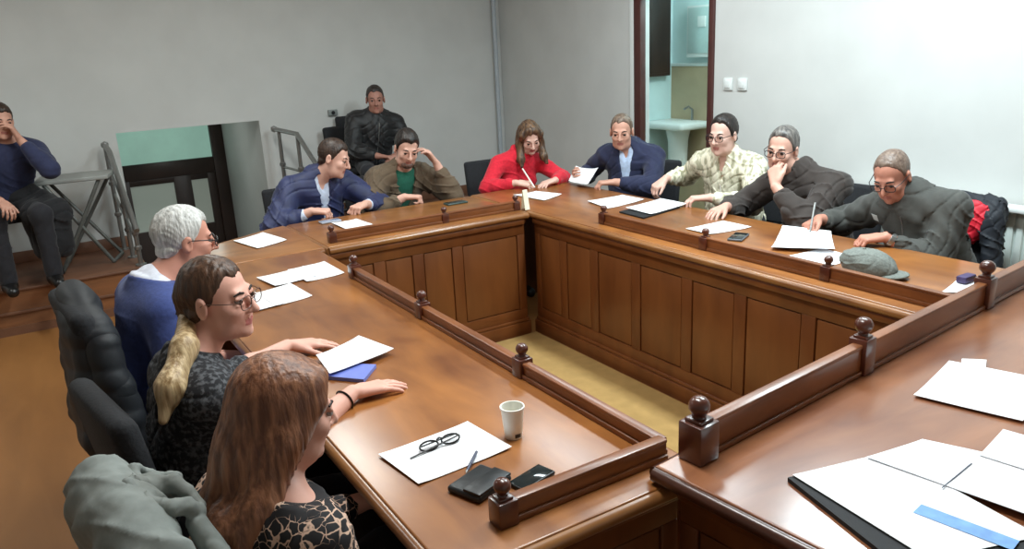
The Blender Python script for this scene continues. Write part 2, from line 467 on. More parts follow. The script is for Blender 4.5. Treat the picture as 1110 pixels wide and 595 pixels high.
def person(name, root, label, group=None, *, hip, yaw, SC, HC, hyaw, hpitch=0, hroll=0, tone, lip=(166, 104, 94), hs=1., female=False, sw=.175, belly=0., chest=0., seat_feet=None,
           arms=None, h=.006, hair=None, legs=True, nose=1., fat=0., floor=0., knee_fwd=.44, brow=(40, 28, 22), eyes='open', thick=1., smile=0.):
    """builds skeleton and the body mesh; returns a dict with everything clothes need"""
    R = empty(name, root, label, 'person', group)
    F = ang(yaw); Rt = V(F[1], -F[0], 0); H = V(hip); SC = V(SC) - V(0, 0, .018); HC = V(HC)
    U = nrm(SC - H); Rt = nrm(Rt - U * (Rt @ U)); Fw = np.cross(U, Rt); A = np.array([Rt, Fw, U]); Ln = np.linalg.norm(SC - H)
    wf = .88 if female else 1.
    T = []
    T.append(('+', Ell(H + U * .02, V(.17 * (1.03 if female else 1), .125 * thick, .13), A), .06))
    T.append(('+', Ell(H + U * Ln * .36 + Fw * (.005 + belly * .5), V(.148 * wf + belly * .4, .112 * thick + belly, .17), A), .06))
    T.append(('+', Ell(H + U * Ln * .72 + Fw * .005, V(.165 * wf, .115 * thick * wf + chest, .17), A), .06))
    T.append(('+', Cap(SC - Rt * sw * .70 - U * .022, SC + Rt * sw * .70 - U * .022, .070 * wf), .06))
    if female:
        for s in (-1, 1): T.append(('+', Ell(H + U * Ln * .68 + Fw * .085 + Rt * s * .072, V(.062, .055, .06), A), .04))
    hA = head_axes(hyaw, hpitch, hroll)
    NB = SC + U * .035 + Fw * .0                  # neck base
    NT = HC + hs * (-.022 * hA[1] - .06 * hA[2])
    nr = .047 if female else .056
    trap = [('+', Cap(SC + Rt * s * sw * .55 + U * .012, NB + U * .025, .038, .046), .04) for s in (-1, 1)]
    neck = [('+', Cap(NB - U * .02, NT, nr + .006, nr), .03)]
    ho, L = head_ops(HC, hA, hs, nose, fat, smile)
    arm_ops = {}; hands = []; J = {}
    for side, s in (('R', 1), ('L', -1)):
        sh = SC + Rt * s * sw - U * .022
        a = (arms or {}).get(side)
        al = .93 if female else 1.
        W = V(a['w']); E = ik(sh, W, .285 * al, .255 * al, V(a['e']))
        J[side] = (sh, E, W)
        k = .9 if female else 1.
        arm_ops[side] = [('+', Cap(sh, E, .056 * k, .043 * k), .04), ('+', Cap(E, E + (W - E) * .35, .043 * k, .045 * k), .03), ('+', Cap(E + (W - E) * .35, W, .044 * k, .027 * k), .03)]
        ops, tips = hand_ops(W + nrm(V(a['d'])) * .012, a['d'], a['n'], side == 'R', a.get('curl', .3), (.92 if female else 1.) * a.get('hs', 1), a.get('spread', 4), a.get('thumb', 35), a.get('tc', .3))
        hands += ops; J['tips' + side] = tips
    lg = []
    if legs:
        for s in (-1, 1):
            hj = H + Rt * s * .09 - V(0, 0, .02)
            kn = V(hj[0], hj[1], hj[2]) + F * knee_fwd + ang(yaw) * 0 + V(F[1], -F[0], 0) * s * .05
            kn[2] = max(H[2] - .04, floor + .46)
            kn[2] = floor + .50 if kn[2] > floor + .52 else kn[2]
            an = V(kn[0], kn[1], floor + .09) + F * .02
            lg += [(hj, kn, an, s)]
    body = []
    slim = lambda ops, o: [(g, p.inf(-o), k) for g, p, k in ops]
    body += slim(T, .006) + slim(trap, .004) + neck + ho
    for side in 'RL': body += arm_ops[side]
    body += hands
    for hj, kn, an, s in lg:
        body += [('+', Cap(hj, kn, .076, .054), .04), ('+', Cap(kn, an, .05, .036), .03), ('+', Cap(an - V(0, 0, .04), an - V(0, 0, .05) + F * .15, .034, .028), .02)]
    mouth = L(0, .083, -.066)
    def reg(c):
        q = np.stack([c[i] - mouth[i] for i in range(3)]); x = hA[0] @ q; y = hA[1] @ q; z = hA[2] @ q
        return ((np.abs(x) < .021 * hs) & (np.abs(z) < .0095 * hs) & (np.abs(y) < .02)).astype(int)
    sm = skin(name + '_skin_%d_%d_%d' % tone + '_%d' % lip[1], tone, lip)
    sdf_mesh('body', body, h, sm, R, region=reg)
    # eyes and brows
    for s in (-1, 1):
        if eyes == 'open':
            c = L(s * .032, .0765, .0025)
            m = MB(); m.lathe([(0, -.0115)] + [(.0115 * math.sin(PI * i / 10), -.0115 * math.cos(PI * i / 10)) for i in range(1, 10)] + [(0, .0115)], c, 14, axis=Vector(hA[1] - hA[2] * .12))
            o = m.build('eye', M_EYE, R); o.data.materials.append(M_IRIS)
            for pl in o.data.polygons:
                q = np.array(pl.center) + np.array(world_loc(R)) - c
                if q @ hA[1] > .0060: pl.material_index = 1
        m = MB(); m.tube([L(s * .016, .0865, .022), L(s * .032, .085, .0275), L(s * .047, .073, .022)], [.0035 * hs, .0042 * hs, .0025 * hs], 6)
        m.build('eyebrow', mat('brow_%d_%d_%d' % brow, brow, .7, noise=.1), R)
    return dict(root=R, F=F, Rt=Rt, U=U, Fw=Fw, A=A, H=H, SC=SC, HC=HC, hA=hA, T=T, trap=trap, arms=arm_ops, J=J, legs=lg, NB=NB, NT=NT, L=L, hs=hs, h=h, Ln=Ln, floor=floor, sw=sw, female=female, name=name)

def garment(p, name, m, off=.013, cuff=.05, neck=.045, open_w=0., open_d=.22, h=None, amp=.0035, freq=34, hem=-.10, collar=0., seed=0, tilt=.35, puff=0., arms=True, cuffs=None):
    """upper garment over torso and arms with clean neckline, cuffs and hem; open_w leaves a front opening"""
    ops = [(g, q.inf(off), k) for g, q, k in p['T'] + p['trap']]
    U, Fw, Rt, NB = p['U'], p['Fw'], p['Rt'], p['NB']
    if arms:
        for side in 'RL':
            sh, E, W = p['J'][side]
            c = cuffs[side] if cuffs else cuff
            e = W - nrm(W - E) * c
            k = .9 if p['female'] else 1.
            ops += [('+', Cap(sh, E, .058 * k + off + puff, .047 * k + off + puff), .035), ('+', Cap(E, E + (e - E) * .4, .047 * k + off + puff, .046 * k + off + puff), .03), ('+', Cap(E + (e - E) * .4, e - nrm(W - E) * .02, .046 * k + off + puff * .7, .031 * k + off), .02)]
    if collar:
        n = 16; C = NB + U * neck * .6 + Fw * .008
        for i in range(n):
            a0, a1 = 2 * PI * i / n, 2 * PI * (i + 1) / n
            if open_w and (abs(a0) < .5 or abs(a1 - 2 * PI) < .5): continue
            q = [C + Fw * math.cos(a) * .066 + Rt * math.sin(a) * .070 + U * (-.028 * math.cos(a)) for a in (a0, a1)]
            ops.append(('+', Cap(q[0], q[1], collar), .012))
    if open_w:
        b = p['H'] + U * (p['Ln'] - open_d); top = NB + U * .02
        ops.append(('-', Cap(b + Fw * .16, top + Fw * .09, .012, open_w), .012))
        ops.append(('-', Cap(b + Fw * .12, top + Fw * .06, .010, open_w), .012))
    cn = nrm(U + Fw * -tilt * .0 + Fw * tilt)     # neckline plane dips to the front
    cuts = []
    if not collar:
        p0 = NB + U * neck - Fw * .0
        cuts.append(lambda P: ((P[0] - p0[0]) * cn[0] + (P[1] - p0[1]) * cn[1] + (P[2] - p0[2]) * cn[2]))
    else:
        p0 = NB + U * (neck + .05)
        cuts.append(lambda P: ((P[0] - p0[0]) * cn[0] + (P[1] - p0[1]) * cn[1] + (P[2] - p0[2]) * cn[2]))
    # keep the arms when cutting: neckline cut only near the neck axis
    base = cuts[0]
    def near(P):
        r = np.sqrt((P[0] - NB[0]) ** 2 + (P[1] - NB[1]) ** 2)
        return np.where(r < .16, base(P), -1.)
    return sdf_mesh(name, ops, h or p['h'], m, p['root'], disp=wob(amp, freq, seed), cuts=[near])

def trousers(p, m, shoe=None, h=.008):
    ops = [('+', p['T'][0][1].inf(.012), .06)]
    F = p['F']
    for hj, kn, an, s in p['legs']:
        ops += [('+', Cap(hj, kn, .090, .068), .05), ('+', Cap(kn, an + V(0, 0, .0), .066, .056), .04)]
    sdf_mesh('trousers', ops, h, m, p['root'], disp=wob(.003, 30, 3))
    if shoe:
        for hj, kn, an, s in p['legs']:
            b = V(an[0], an[1], p['floor'])
            sdf_mesh('shoe', [('+', Ell(b + F * -.01 + V(0, 0, .055), (.05, .05, .06)), .02), ('+', Cap(b + V(0, 0, .04) - F * .02, b + V(0, 0, .036) + F * .15, .044, .036), .03)], h, shoe, p['root'],
                     cuts=[lambda P, z=p['floor'] + .004: z - P[2]])

def on_surface(p, o, pts, lift=.001):
    """points given as (right, up) metres from the hip, dropped on the front of a garment"""
    from mathutils.bvhtree import BVHTree
    me = o.data; off = Vector(world_loc(o)); n = len(me.vertices); co = np.empty(n * 3, np.float32); me.vertices.foreach_get('co', co)
    q = np.empty(len(me.polygons) * 4, np.int32); me.polygons.foreach_get('vertices', q)
    t = BVHTree.FromPolygons(co.reshape(-1, 3).tolist(), q.reshape(-1, 4).tolist()); out = []
    for r, u in pts:
        s = Vector(p['H'] + p['Rt'] * r + p['U'] * u + p['Fw'] * .6) - off
        h = t.ray_cast(s, Vector(-p['Fw']))
        if h[0] is not None: out.append(h[0] + off + Vector(p['Fw']) * lift)
    return out
def zipper(p, o, top, r=.004, m=None, dx=0., name='zip'):
    pts = on_surface(p, o, [(dx, u) for u in np.linspace(-.02, p['Ln'] * top, 12)])
    if len(pts) > 3: MB().tube(pts, r, 6).build(name, m or M_STEEL, p['root'])
def badge(p, o, r, u, w, h, m, name):
    pts = on_surface(p, o, [(r - w, u - h), (r + w, u - h), (r + w, u + h), (r - w, u + h)], .002)
    if len(pts) < 4: return
    mb = MB(); fw = Vector(p['Fw']) * .003; A_ = [mb.bm.verts.new(q) for q in pts]; B_ = [mb.bm.verts.new(q - fw) for q in pts]
    mb.bm.faces.new(A_); mb.bm.faces.new(B_[::-1])
    for i in range(4): mb.bm.faces.new((A_[i], A_[(i + 1) % 4], B_[(i + 1) % 4], B_[i]))
    mb.build(name, m, p['root'])
def hair(p, prims, m, name='hair', disp=None, h=None, cuts=()):
    return sdf_mesh(name, prims, h or p['h'] * .85, m, p['root'], disp=disp, cuts=cuts)

def specs(p, m=None, rimless=False, name='eyeglasses'):
    L = p['L']; mb = MB(); r = .0016 * (1.25 if not rimless else .9)
    for s in (-1, 1):
        pts = []
        for i in range(18):
            a = 2 * PI * i / 18; c, d = math.cos(a), math.sin(a)
            ex = abs(c) ** .7 * math.copysign(1, c); ez = abs(d) ** .7 * math.copysign(1, d)
            pts.append(L(s * .034 + .025 * ex, .104 - .006 * abs(s * .034 + .025 * ex) / .06, -.001 + .018 * ez))
        mb.tube(pts, r * 1.1, 6, closed=True)
        mb.tube([L(s * .058, .099, .006), L(s * .077, .070, .010), L(s * .083, .0, .010), L(s * .080, -.022, -.004)], r, 6)
    mb.tube([L(-.010, .106, .004), L(0, .109, .007), L(.010, .106, .004)], r, 6)
    return mb.build(name, m or M_BLACK, p['root'])

# ------------------------------------------------------------------ camera
CAM = dict(f=850.0, yaw=.549062391, pitch=.284078557, roll=-.0497801, H=1.79905733)
def camera():
    y, p, r = CAM['yaw'], CAM['pitch'], CAM['roll']
    f = Vector((math.sin(y) * math.cos(p), math.cos(y) * math.cos(p), -math.sin(p)))
    rt = Vector((math.cos(y), -math.sin(y), 0)); up = rt.cross(f)
    r2 = math.cos(r) * rt + math.sin(r) * up; u2 = -math.sin(r) * rt + math.cos(r) * up
    cd = bpy.data.cameras.new('camera'); co = bpy.data.objects.new('camera', cd); COL.objects.link(co)
    cd.sensor_fit = 'HORIZONTAL'; cd.sensor_width = 36; cd.lens = CAM['f'] / 1110 * 36
    cd.clip_start = .05
    M = Matrix((( r2.x, u2.x, -f.x, 0), (r2.y, u2.y, -f.y, 0), (r2.z, u2.z, -f.z, CAM['H']), (0, 0, 0, 1)))
    co.matrix_world = M
    S.camera = co
camera()

# ------------------------------------------------------------------ the room
def B(c0, c1, bevel=0.):
    c0, c1 = V(c0), V(c1)
    return MB().box((c0 + c1) / 2, np.abs(c1 - c0), bevel)
def addbox(mb, c0, c1, bevel=0.):
    c0, c1 = V(c0), V(c1); mb.box((c0 + c1) / 2, np.abs(c1 - c0), bevel); return mb
XW, YB, PODZ = 4.4, 7.2, .33
struct('floor', B((-3, -1.6, -.1), (XW, 6.33, 0)), W_FLOOR)
struct('ceiling', B((-3.1, -1.7, 3.1), (6.1, 9.2, 3.2)), M_CEIL)
m = B((-3.1, YB, -.1), (.69, YB + .15, 3.1)); addbox(m, (1.85, YB, -.1), (6.1, YB + .15, 3.1)); addbox(m, (.69, YB, 1.28), (1.85, YB + .15, 3.1))
struct('wall_back', m, M_WALL, None)
m = B((XW, -1.7, 0), (XW + .15, 4.22, 3.1)); addbox(m, (XW, 5.09, 0), (XW + .15, YB, 3.1)); addbox(m, (XW, 4.22, 2.2), (XW + .15, 5.09, 3.1))
struct('wall_right', m, M_WALL)
struct('wall_left', B((-3.1, -1.7, 0), (-3, YB, 3.1)), M_WALL)
struct('wall_front', B((-3, -1.7, 0), (XW, -1.6, 3.1)), M_WALL)
# raised platform along the back wall, in two halves either side of the stairwell
for x0, x1 in ((-3, .66), (1.88, XW)):
    m = B((x0, 6.33, 0), (x1, YB, PODZ - .02)); t = struct('floor_platform', m, W_RISER)
    m = B((x0, 6.315, PODZ - .02), (x1, YB, PODZ), .006); struct('trim_1', m, W_STAGE)
    m = B((x0, 6.318, .0), (x1, 6.33, .06)); addbox(m, (x0, 6.312, .15), (x1, 6.33, .17), .003); struct('trim_2', m, W_STAGE)
    m = B((x0, YB - .02, PODZ), (x1, YB, PODZ + .09), .004); struct('baseboard_back', m, W_STAGE)
# stairwell running down through the wall to a glazed door
m = MB()
for i in range(5):
    addbox(m, (.66, 6.33 + i * .28, -1.1), (1.88, 6.61 + i * .28, -.18 * (i + 1)))
addbox(m, (.66, 7.73, -1.1), (1.88, 8.95, -.98))
struct('floor_stairs', m, M_WALL)
m = B((.54, YB + .15, -1.1), (.69, 8.95, 1.5)); addbox(m, (1.85, YB + .15, -1.1), (2.0, 8.95, 1.5)); addbox(m, (.54, YB + .15, 1.28), (2.0, 8.95, 1.5)); addbox(m, (.54, 8.9, -1.1), (2., 9.05, 1.5))
struct('wall_stairwell', m, M_WALL)
m = B((.69, YB - .003, 1.265), (1.85, YB + .02, 1.28)); struct('trim_3', m, M_WALL)
M_FROST = mat('frosted_pane_lit', (150, 190, 175), .5, emit=.5, noise=.25, scale=2.2)  # emission stands in for light coming through from behind
M_FROST2 = mat('frosted_pane_dim', (150, 158, 148), .5, emit=.30, noise=.08, scale=2)  # weaker emission for the lower panes, again in place of backlight
d1 = empty('door_1', (1.27, 8.8, -.98), kind='structure')
m = MB()
addbox(m, (1.72, 8.74, -.98), (1.85, 8.84, 1.28), .006); addbox(m, (.69, 8.74, -.98), (.80, 8.84, 1.28), .006)
addbox(m, (.8, 8.745, .66), (1.72, 8.84, .82), .006); m.build('door_frame', W_DOOR, d1)
m = MB()
addbox(m, (1.30, 8.76, -.98), (1.47, 8.83, .66), .005); addbox(m, (.8, 8.76, -.98), (.88, 8.83, .66), .005); addbox(m, (1.64, 8.76, -.98), (1.72, 8.83, .66), .005)
addbox(m, (.8, 8.762, -.98), (1.72, 8.83, .12), .005); addbox(m, (.8, 8.762, .60), (1.72, 8.83, .67), .005)
m.build('door_leaf', W_DOOR, d1)
B((.80, 8.79, .82), (1.72, 8.80, 1.28)).build('transom_pane', M_FROST, d1)
B((.88, 8.795, .12), (1.30, 8.805, .60)).build('door_pane', M_FROST2, d1)
B((1.47, 8.795, .12), (1.64, 8.805, .60)).build('door_pane', M_FROST2, d1)
# door to the washroom in the right wall
d2 = empty('door_2', (XW, 4.65, 0), kind='structure')
m = MB(); addbox(m, (XW - .02, 5.01, 0), (XW + .04, 5.09, 2.2), .004); addbox(m, (XW - .02, 4.22, 0), (XW + .04, 4.27, 2.2), .004); addbox(m, (XW - .02, 4.22, 2.13), (XW + .04, 5.09, 2.2), .004)
m.build('door_frame', mat('door_frame_brown', (74, 38, 34), .45, noise=.1, scale=12), d2)
m = MB(); addbox(m, (XW - .012, 5.09, 0), (XW, 5.15, 2.26), .003); m.build('door_casing', M_WHITE, d2)
# washroom
M_TEAL = mat('washroom_paint', (204, 226, 226), .8, noise=.03, scale=4)
M_TILE = mat('washroom_tile', (176, 158, 128), .35, noise=.05, scale=5)
struct('floor_washroom', B((XW, 2.6, -.1), (6.1, 6.4, 0)), M_TILE)
struct('wall_washroom_far', B((5.8, 2.6, 0), (5.95, 6.3, 3.1)), M_TEAL)
struct('wall_washroom_left', B((XW + .15, 6.14, 0), (5.8, 6.3, 3.1)), M_TEAL)
struct('wall_washroom_right', B((XW + .15, 2.6, 0), (5.8, 2.75, 3.1)), M_TEAL)
struct('trim_4', B((5.785, 2.75, 0), (5.8, 6.14, 1.53)), M_TILE)
struct('trim_5', B((5.775, 2.75, 1.515), (5.8, 6.14, 1.545), .003), M_WHITE)
r = empty('washbasin', (5.6, 5.86, .7), 'white washbasin on the tiled wall beyond the brown doorway', 'washbasin')
m = MB(); m.box((5.59, 5.86, .96), (.40, .56, .07), .025, seg=3); m.build('basin', M_WHITE, r)
m = MB(); m.lathe([(.0, .40), (.09, .42), (.10, .8), (.13, .94), (0, .95)], (5.62, 5.86, 0)); m.build('pedestal', M_WHITE, r)
m = MB(); m.tube([(5.75, 5.80, .99), (5.75, 5.80, 1.10), (5.70, 5.80, 1.13), (5.64, 5.80, 1.11)], .012); m.build('tap', M_STEEL, r)
r = empty('mirror_cabinet', (5.75, 5.62, 1.58), 'pale mirror cabinet on the washroom wall above the washbasin', 'cabinet')
B((5.72, 5.50, 1.60), (5.80, 5.86, 2.08), .006).build('cabinet_body', M_WHITE, r)
B((5.712, 5.52, 1.64), (5.722, 5.84, 2.06), .002).build('mirror', mat('mirror_glass', (196, 214, 212), .3, .3, noise=.02), r)
B((5.70, 5.60, 1.88), (5.715, 5.70, 1.98), .003).build('door_knob', M_WHITE, r)
r = empty('wall_cupboard', (5.55, 6.13, 1.43), 'dark brown wooden cupboard high on the washroom wall, seen through doorway', 'cupboard')
m = B((5.40, 6.06, 1.43), (5.70, 6.14, 2.5), .008); m.build('cupboard_body', W_DOOR, r)
B((5.42, 6.052, 1.46), (5.68, 6.062, 2.47), .004).build('cupboard_door', W_DOOR, r)
# slim blue-grey tube in the back corner, switches, socket
tag(MB().tube([(4.30, 7.13, PODZ), (4.30, 7.13, 3.1)], .022, 12).build('corner_tube', mat('pale_grey_tube', (176, 184, 190), .5, noise=.03), None), 'thin pale blue-grey tube running up the back corner of the room', 'pipe')
for i, y in enumerate((4.078, 3.945)):
    r = empty('light_switch', (XW, y, 1.458), ('white wall switch nearer the brown doorway', 'white wall switch further from the brown doorway')[i], 'switch', 'wall switches beside the doorway')
    B((XW - .014, y - .042, 1.415), (XW, y + .042, 1.50), .005).build('plate', M_WHITE, r)
    B((XW - .022, y - .024, 1.43), (XW - .012, y + .024, 1.486), .004).build('rocker', M_WHITE, r)
r = empty('wall_socket', (2.53, YB, 1.277), 'small grey socket box on the back wall left of the man in black', 'socket')
B((2.485, YB - .03, 1.25), (2.575, YB, 1.305), .006).build('box', mat('grey_plastic', (132, 138, 136), .5, noise=.04), r)
m = MB(); m.lathe([(0, 0), (.018, 0), (.018, .004), (0, .004)], (2.53, YB - .029, 1.277), 16, axis=(0, -1, 0)); m.build('outlet', M_BLACKM, r)
# radiator
M_RAD = mat('radiator_enamel', (206, 214, 208), .4, noise=.02, scale=6)
r = empty('radiator', (XW - .08, 2.1, .12), 'long pale ribbed radiator below the white right-hand wall', 'radiator')
m = MB()
for k in range(38):
    y = 1.2 + k * .048; addbox(m, (XW - .075, y, .17), (XW - .05, y + .036, .84), .008)
addbox(m, (XW - .062, 1.2, .16), (XW - .04, 3.02, .85)); m.build('panel', M_RAD, r)
B((XW - .13, 1.19, .845), (XW - .03, 3.03, .872), .006).build('top_grille', M_WHITE, r)
m = MB(); m.tube([(XW - .06, 3.0, .2), (XW - .06, 3.06, .2), (XW - .06, 3.06, .0)], .011); m.build('supply_pipe', M_WHITE, r)
for yy in (1.5, 2.7): B((XW - .05, yy, .0), (XW - .002, yy + .05, .3), .002).build('bracket', M_STEEL, r)

# ------------------------------------------------------------------ conference tables
def frame3(u):
    u = Vector(u).normalized(); n = Vector((u.y, -u.x, 0))
    return Matrix((u, -n, Vector((0, 0, 1)))).transposed(), u, n      # n = right of u
def apron(root, a, b, zt, bounds, plinth=True, m_fr=None, facing=1):
    """panelled front from a to b; its outer side lies to the right of the direction a -> b"""
    a, b = Vector((a[0], a[1], 0)), Vector((b[0], b[1], 0)); Rm, u, n = frame3(b - a); L = (b - a).length
    def bx(mb, s0, s1, z0, z1, o0, o1, bev=.003):
        c = a + u * ((s0 + s1) / 2) + n * ((o0 + o1) / 2) + Vector((0, 0, (z0 + z1) / 2))
        mb.box(c, (s1 - s0, abs(o1 - o0), z1 - z0), bev, rot=Rm); return mb
    mb = MB(); bx(mb, 0, L, 0, zt, -.022, 0, 0)
    bx(mb, 0, L, zt - .10, zt, 0, .012); bx(mb, 0, L, .10, .17, 0, .012)
    for i, s in enumerate(bounds):
        w = .035 if 0 < i < len(bounds) - 1 else .05
        s0, s1 = max(0, s - w), min(L, s + w); bx(mb, s0, s1, .17, zt - .10, 0, .012)
    bx(mb, 0, L, zt - .035, zt, 0, .030, .008)
    fr = mb.build('apron', W_APR, root)
    for i in range(len(bounds) - 1):
        s0 = bounds[i] + (.05 if i == 0 else .035) + .012; s1 = bounds[i + 1] - (.05 if i == len(bounds) - 2 else .035) - .012
        mb = MB(); bx(mb, s0 - .006, s1 + .006, .176, zt - .106, 0, .008, .003); mb.build('panel', W_PAN, fr)
    if plinth:
        mb = MB(); bx(mb, -.01, L + .01, 0, .085, 0, .030, .004); bx(mb, -.005, L + .005, .085, .105, 0, .022, .007); mb.build('plinth', W_APR, root)
def post(root, x, y, z, w, hb, rb, rz=0.):
    Rm = Matrix.Rotation(rz, 3, 'Z')
    mb = MB(); mb.box((x, y, z + hb / 2), (w, w, hb), .004, rot=Rm); mb.box((x, y, z + hb + w * .06), (w * .72, w * .72, w * .14), .003, rot=Rm)
    p = mb.build('rail_post', W_POST, root)
    n = w * .26
    prof = [(n, 0), (n * .9, rb * .25)] + [(rb * math.sin(t), rb * (1.15 - math.cos(t) * .95)) for t in (.75, 1.05, 1.35, 1.65, 1.95, 2.25, 2.6)] + [(0, rb * 2.06)]
    mb = MB(); mb.lathe([(0, -.002)] + prof, (x, y, z + hb + w * .11), 12); mb.build('finial', W_POST, p)
def rail(root, a, b, z, hgt, th=.024):
    a, b = Vector((a[0], a[1], 0)), Vector((b[0], b[1], 0)); Rm, u, n = frame3(b - a); L = (b - a).length; c = (a + b) / 2
    mb = MB(); mb.box(c + Vector((0, 0, z + hgt / 2)), (L, th, hgt), .003, rot=Rm); mb.box(c + Vector((0, 0, z + hgt)), (L, th + .008, .012), .005, rot=Rm); mb.box(c + Vector((0, 0, z + .008)), (L, th + .014, .016), .004, rot=Rm)
    mb.build('rail', W_RAIL, root)
def top(root, poly, z0, z1, m, nose):
    mb = MB(); mb.prism(poly, z0 + .012, z1, .006, True); mb.build('tabletop', m, root)
    n = len(poly); mb = MB(); cx = sum(p[0] for p in poly) / n; cy = sum(p[1] for p in poly) / n
    area = sum(poly[i][0] * poly[(i + 1) % n][1] - poly[(i + 1) % n][0] * poly[i][1] for i in range(n))
    pl = poly if area > 0 else poly[::-1]
    for i in range(n):
        a, b = Vector((*pl[i], 0)), Vector((*pl[(i + 1) % n], 0)); u = (b - a).normalized(); o = Vector((u.y, -u.x, 0))
        zc = (z0 + z1) / 2; r = (z1 - z0) / 2 * .92
        mb.tube([a + o * .0 + Vector((0, 0, zc - .003)), b + Vector((0, 0, zc - .003))], r, 12)
    mb.build('nosing', nose, root)
TZ = .80
# left table
t = empty('conference_table', (.9, 2.6, 0), 'long varnished wooden conference table on the left, with plastic cup on it', 'table', 'panelled conference tables')
top(t, [(.56, 1.20), (1.25, 1.20), (1.25, 4.02), (.56, 4.02)], TZ - .04, TZ, W_TOP, W_NOSE)
apron(t, (1.225, 1.26), (1.225, 4.0), TZ - .04, [0, .4, .8, 1.2, 1.6, 2.0, 2.4, 2.74])
apron(t, (.60, 1.25), (1.20, 1.25), TZ - .04, [0, .3, .6])
m = B((.60, 3.94, 0), (1.2, 3.98, TZ - .04)); m.build('end_board', W_APR, t)
rail(t, (1.207, 1.30), (1.207, 3.366), TZ, .046); rail(t, (.748, 1.297), (1.207, 1.297), TZ, .052)
for x, y in ((1.207, 3.366), (1.207, 2.65), (1.207, 1.937), (.742, 1.297)): post(t, x, y, TZ, .050, .062, .020)
# far table with its left corner piece
t = empty('conference_table', (2.0, 4.4, 0), 'panelled wooden table across the far end where the man in green shirt sits', 'table', 'panelled conference tables')
top(t, [(1.315, 4.03), (2.60, 4.03), (2.60, 4.78), (1.315, 4.78)], TZ - .04, TZ, W_TOPX, W_NOSE)
apron(t, (1.30, 4.055), (2.575, 4.055), TZ - .04, [0, .30, .54, .80, 1.275])
apron(t, (2.575, 4.055), (2.575, 4.70), TZ - .04, [0, .32, .645])
rail(t, (1.35, 4.125), (2.575, 4.125), TZ, .055)
for x in (1.37, 2.07, 2.575): post(t, x, 4.125, TZ, .045, .055, .018)
t = empty('corner_table', (.95, 4.35, 0), 'lighter wooden corner piece joining the left and far tables', 'table')
top(t, [(.56, 4.04), (1.29, 4.04), (1.29, 4.78), (1.18, 4.74), (.78, 4.53), (.56, 4.36)], TZ - .04, TZ, W_TOPX, W_NOSE)
m = MB(); m.prism([(.62, 4.08), (1.27, 4.08), (1.27, 4.10), (.62, 4.10)], 0, TZ - .04); addbox(m, (1.24, 4.10, 0), (1.27, 4.70, TZ - .04)); addbox(m, (.62, 4.10, 0), (.65, 4.3, TZ - .04)); m.build('support', W_APR, t)
# right table
t = empty('conference_table', (3.0, 3.0, 0), 'long panelled wooden table on the right, with the grey cap on it', 'table', 'panelled conference tables')
top(t, [(2.635, 1.36), (3.41, 1.36), (3.41, 4.80), (2.635, 4.80)], TZ - .04, TZ, W_TOP, W_NOSE)
apron(t, (2.66, 4.03), (2.66, 1.40), TZ - .04, [0, .30, .60, .96, 1.34, 1.68, 2.05, 2.34, 2.63])
for yy in (1.40, 4.72): B((2.70, yy, 0), (3.36, yy + .03, TZ - .04)).build('end_board', W_APR, t)
rail(t, (2.735, 3.44), (2.735, 1.40), TZ, .058)
for y in (3.44, 2.655, 1.965): post(t, 2.735, y, TZ, .048, .062, .019)
# near table, a little higher and slightly turned
FA = math.radians(5.8); FO = Vector((1.22, 1.192, 0)); FU = Vector((math.cos(FA), math.sin(FA), 0)); FV = Vector((-math.sin(FA), math.cos(FA), 0)); FZ = .842
def fp(u, v): p = FO + FU * u + FV * v; return (p.x, p.y)
t = empty('conference_table', (2.2, .9, 0), 'reddish glossy wooden table nearest the viewer at right, with big railing posts', 'table', 'panelled conference tables')
top(t, [fp(-.10, -.80), fp(2.15, -.80), fp(2.15, .045), fp(-.10, .045)], FZ - .04, FZ, W_RED, W_DARKN)
apron(t, fp(2.1, .0), fp(-.05, .0), FZ - .042, [0, .4, .8, 1.2, 1.6, 2.15])
apron(t, fp(-.05, .0), fp(-.05, -.74), FZ - .042, [0, .37, .74])
m = MB(); c = fp(2.07, -.37); m.box((c[0], c[1], (FZ - .042) / 2), (.03, .7, FZ - .042), 0, rot=Matrix.Rotation(FA, 3, 'Z')); m.build('end_board', W_APR, t)
rail(t, fp(0, 0), fp(2.12, 0), FZ, .088, .026)
post(t, *fp(.0, 0), FZ, .068, .098, .026, FA)
for u in (.725, 1.537): post(t, *fp(u, 0), FZ, .056, .108, .026, FA)
tag(B((1.29, 1.34, .001), (2.61, 4.0, .012), .002).build('carpet', M_CARPET, None), 'tan carpet on the floor enclosed by the tables', 'carpet')

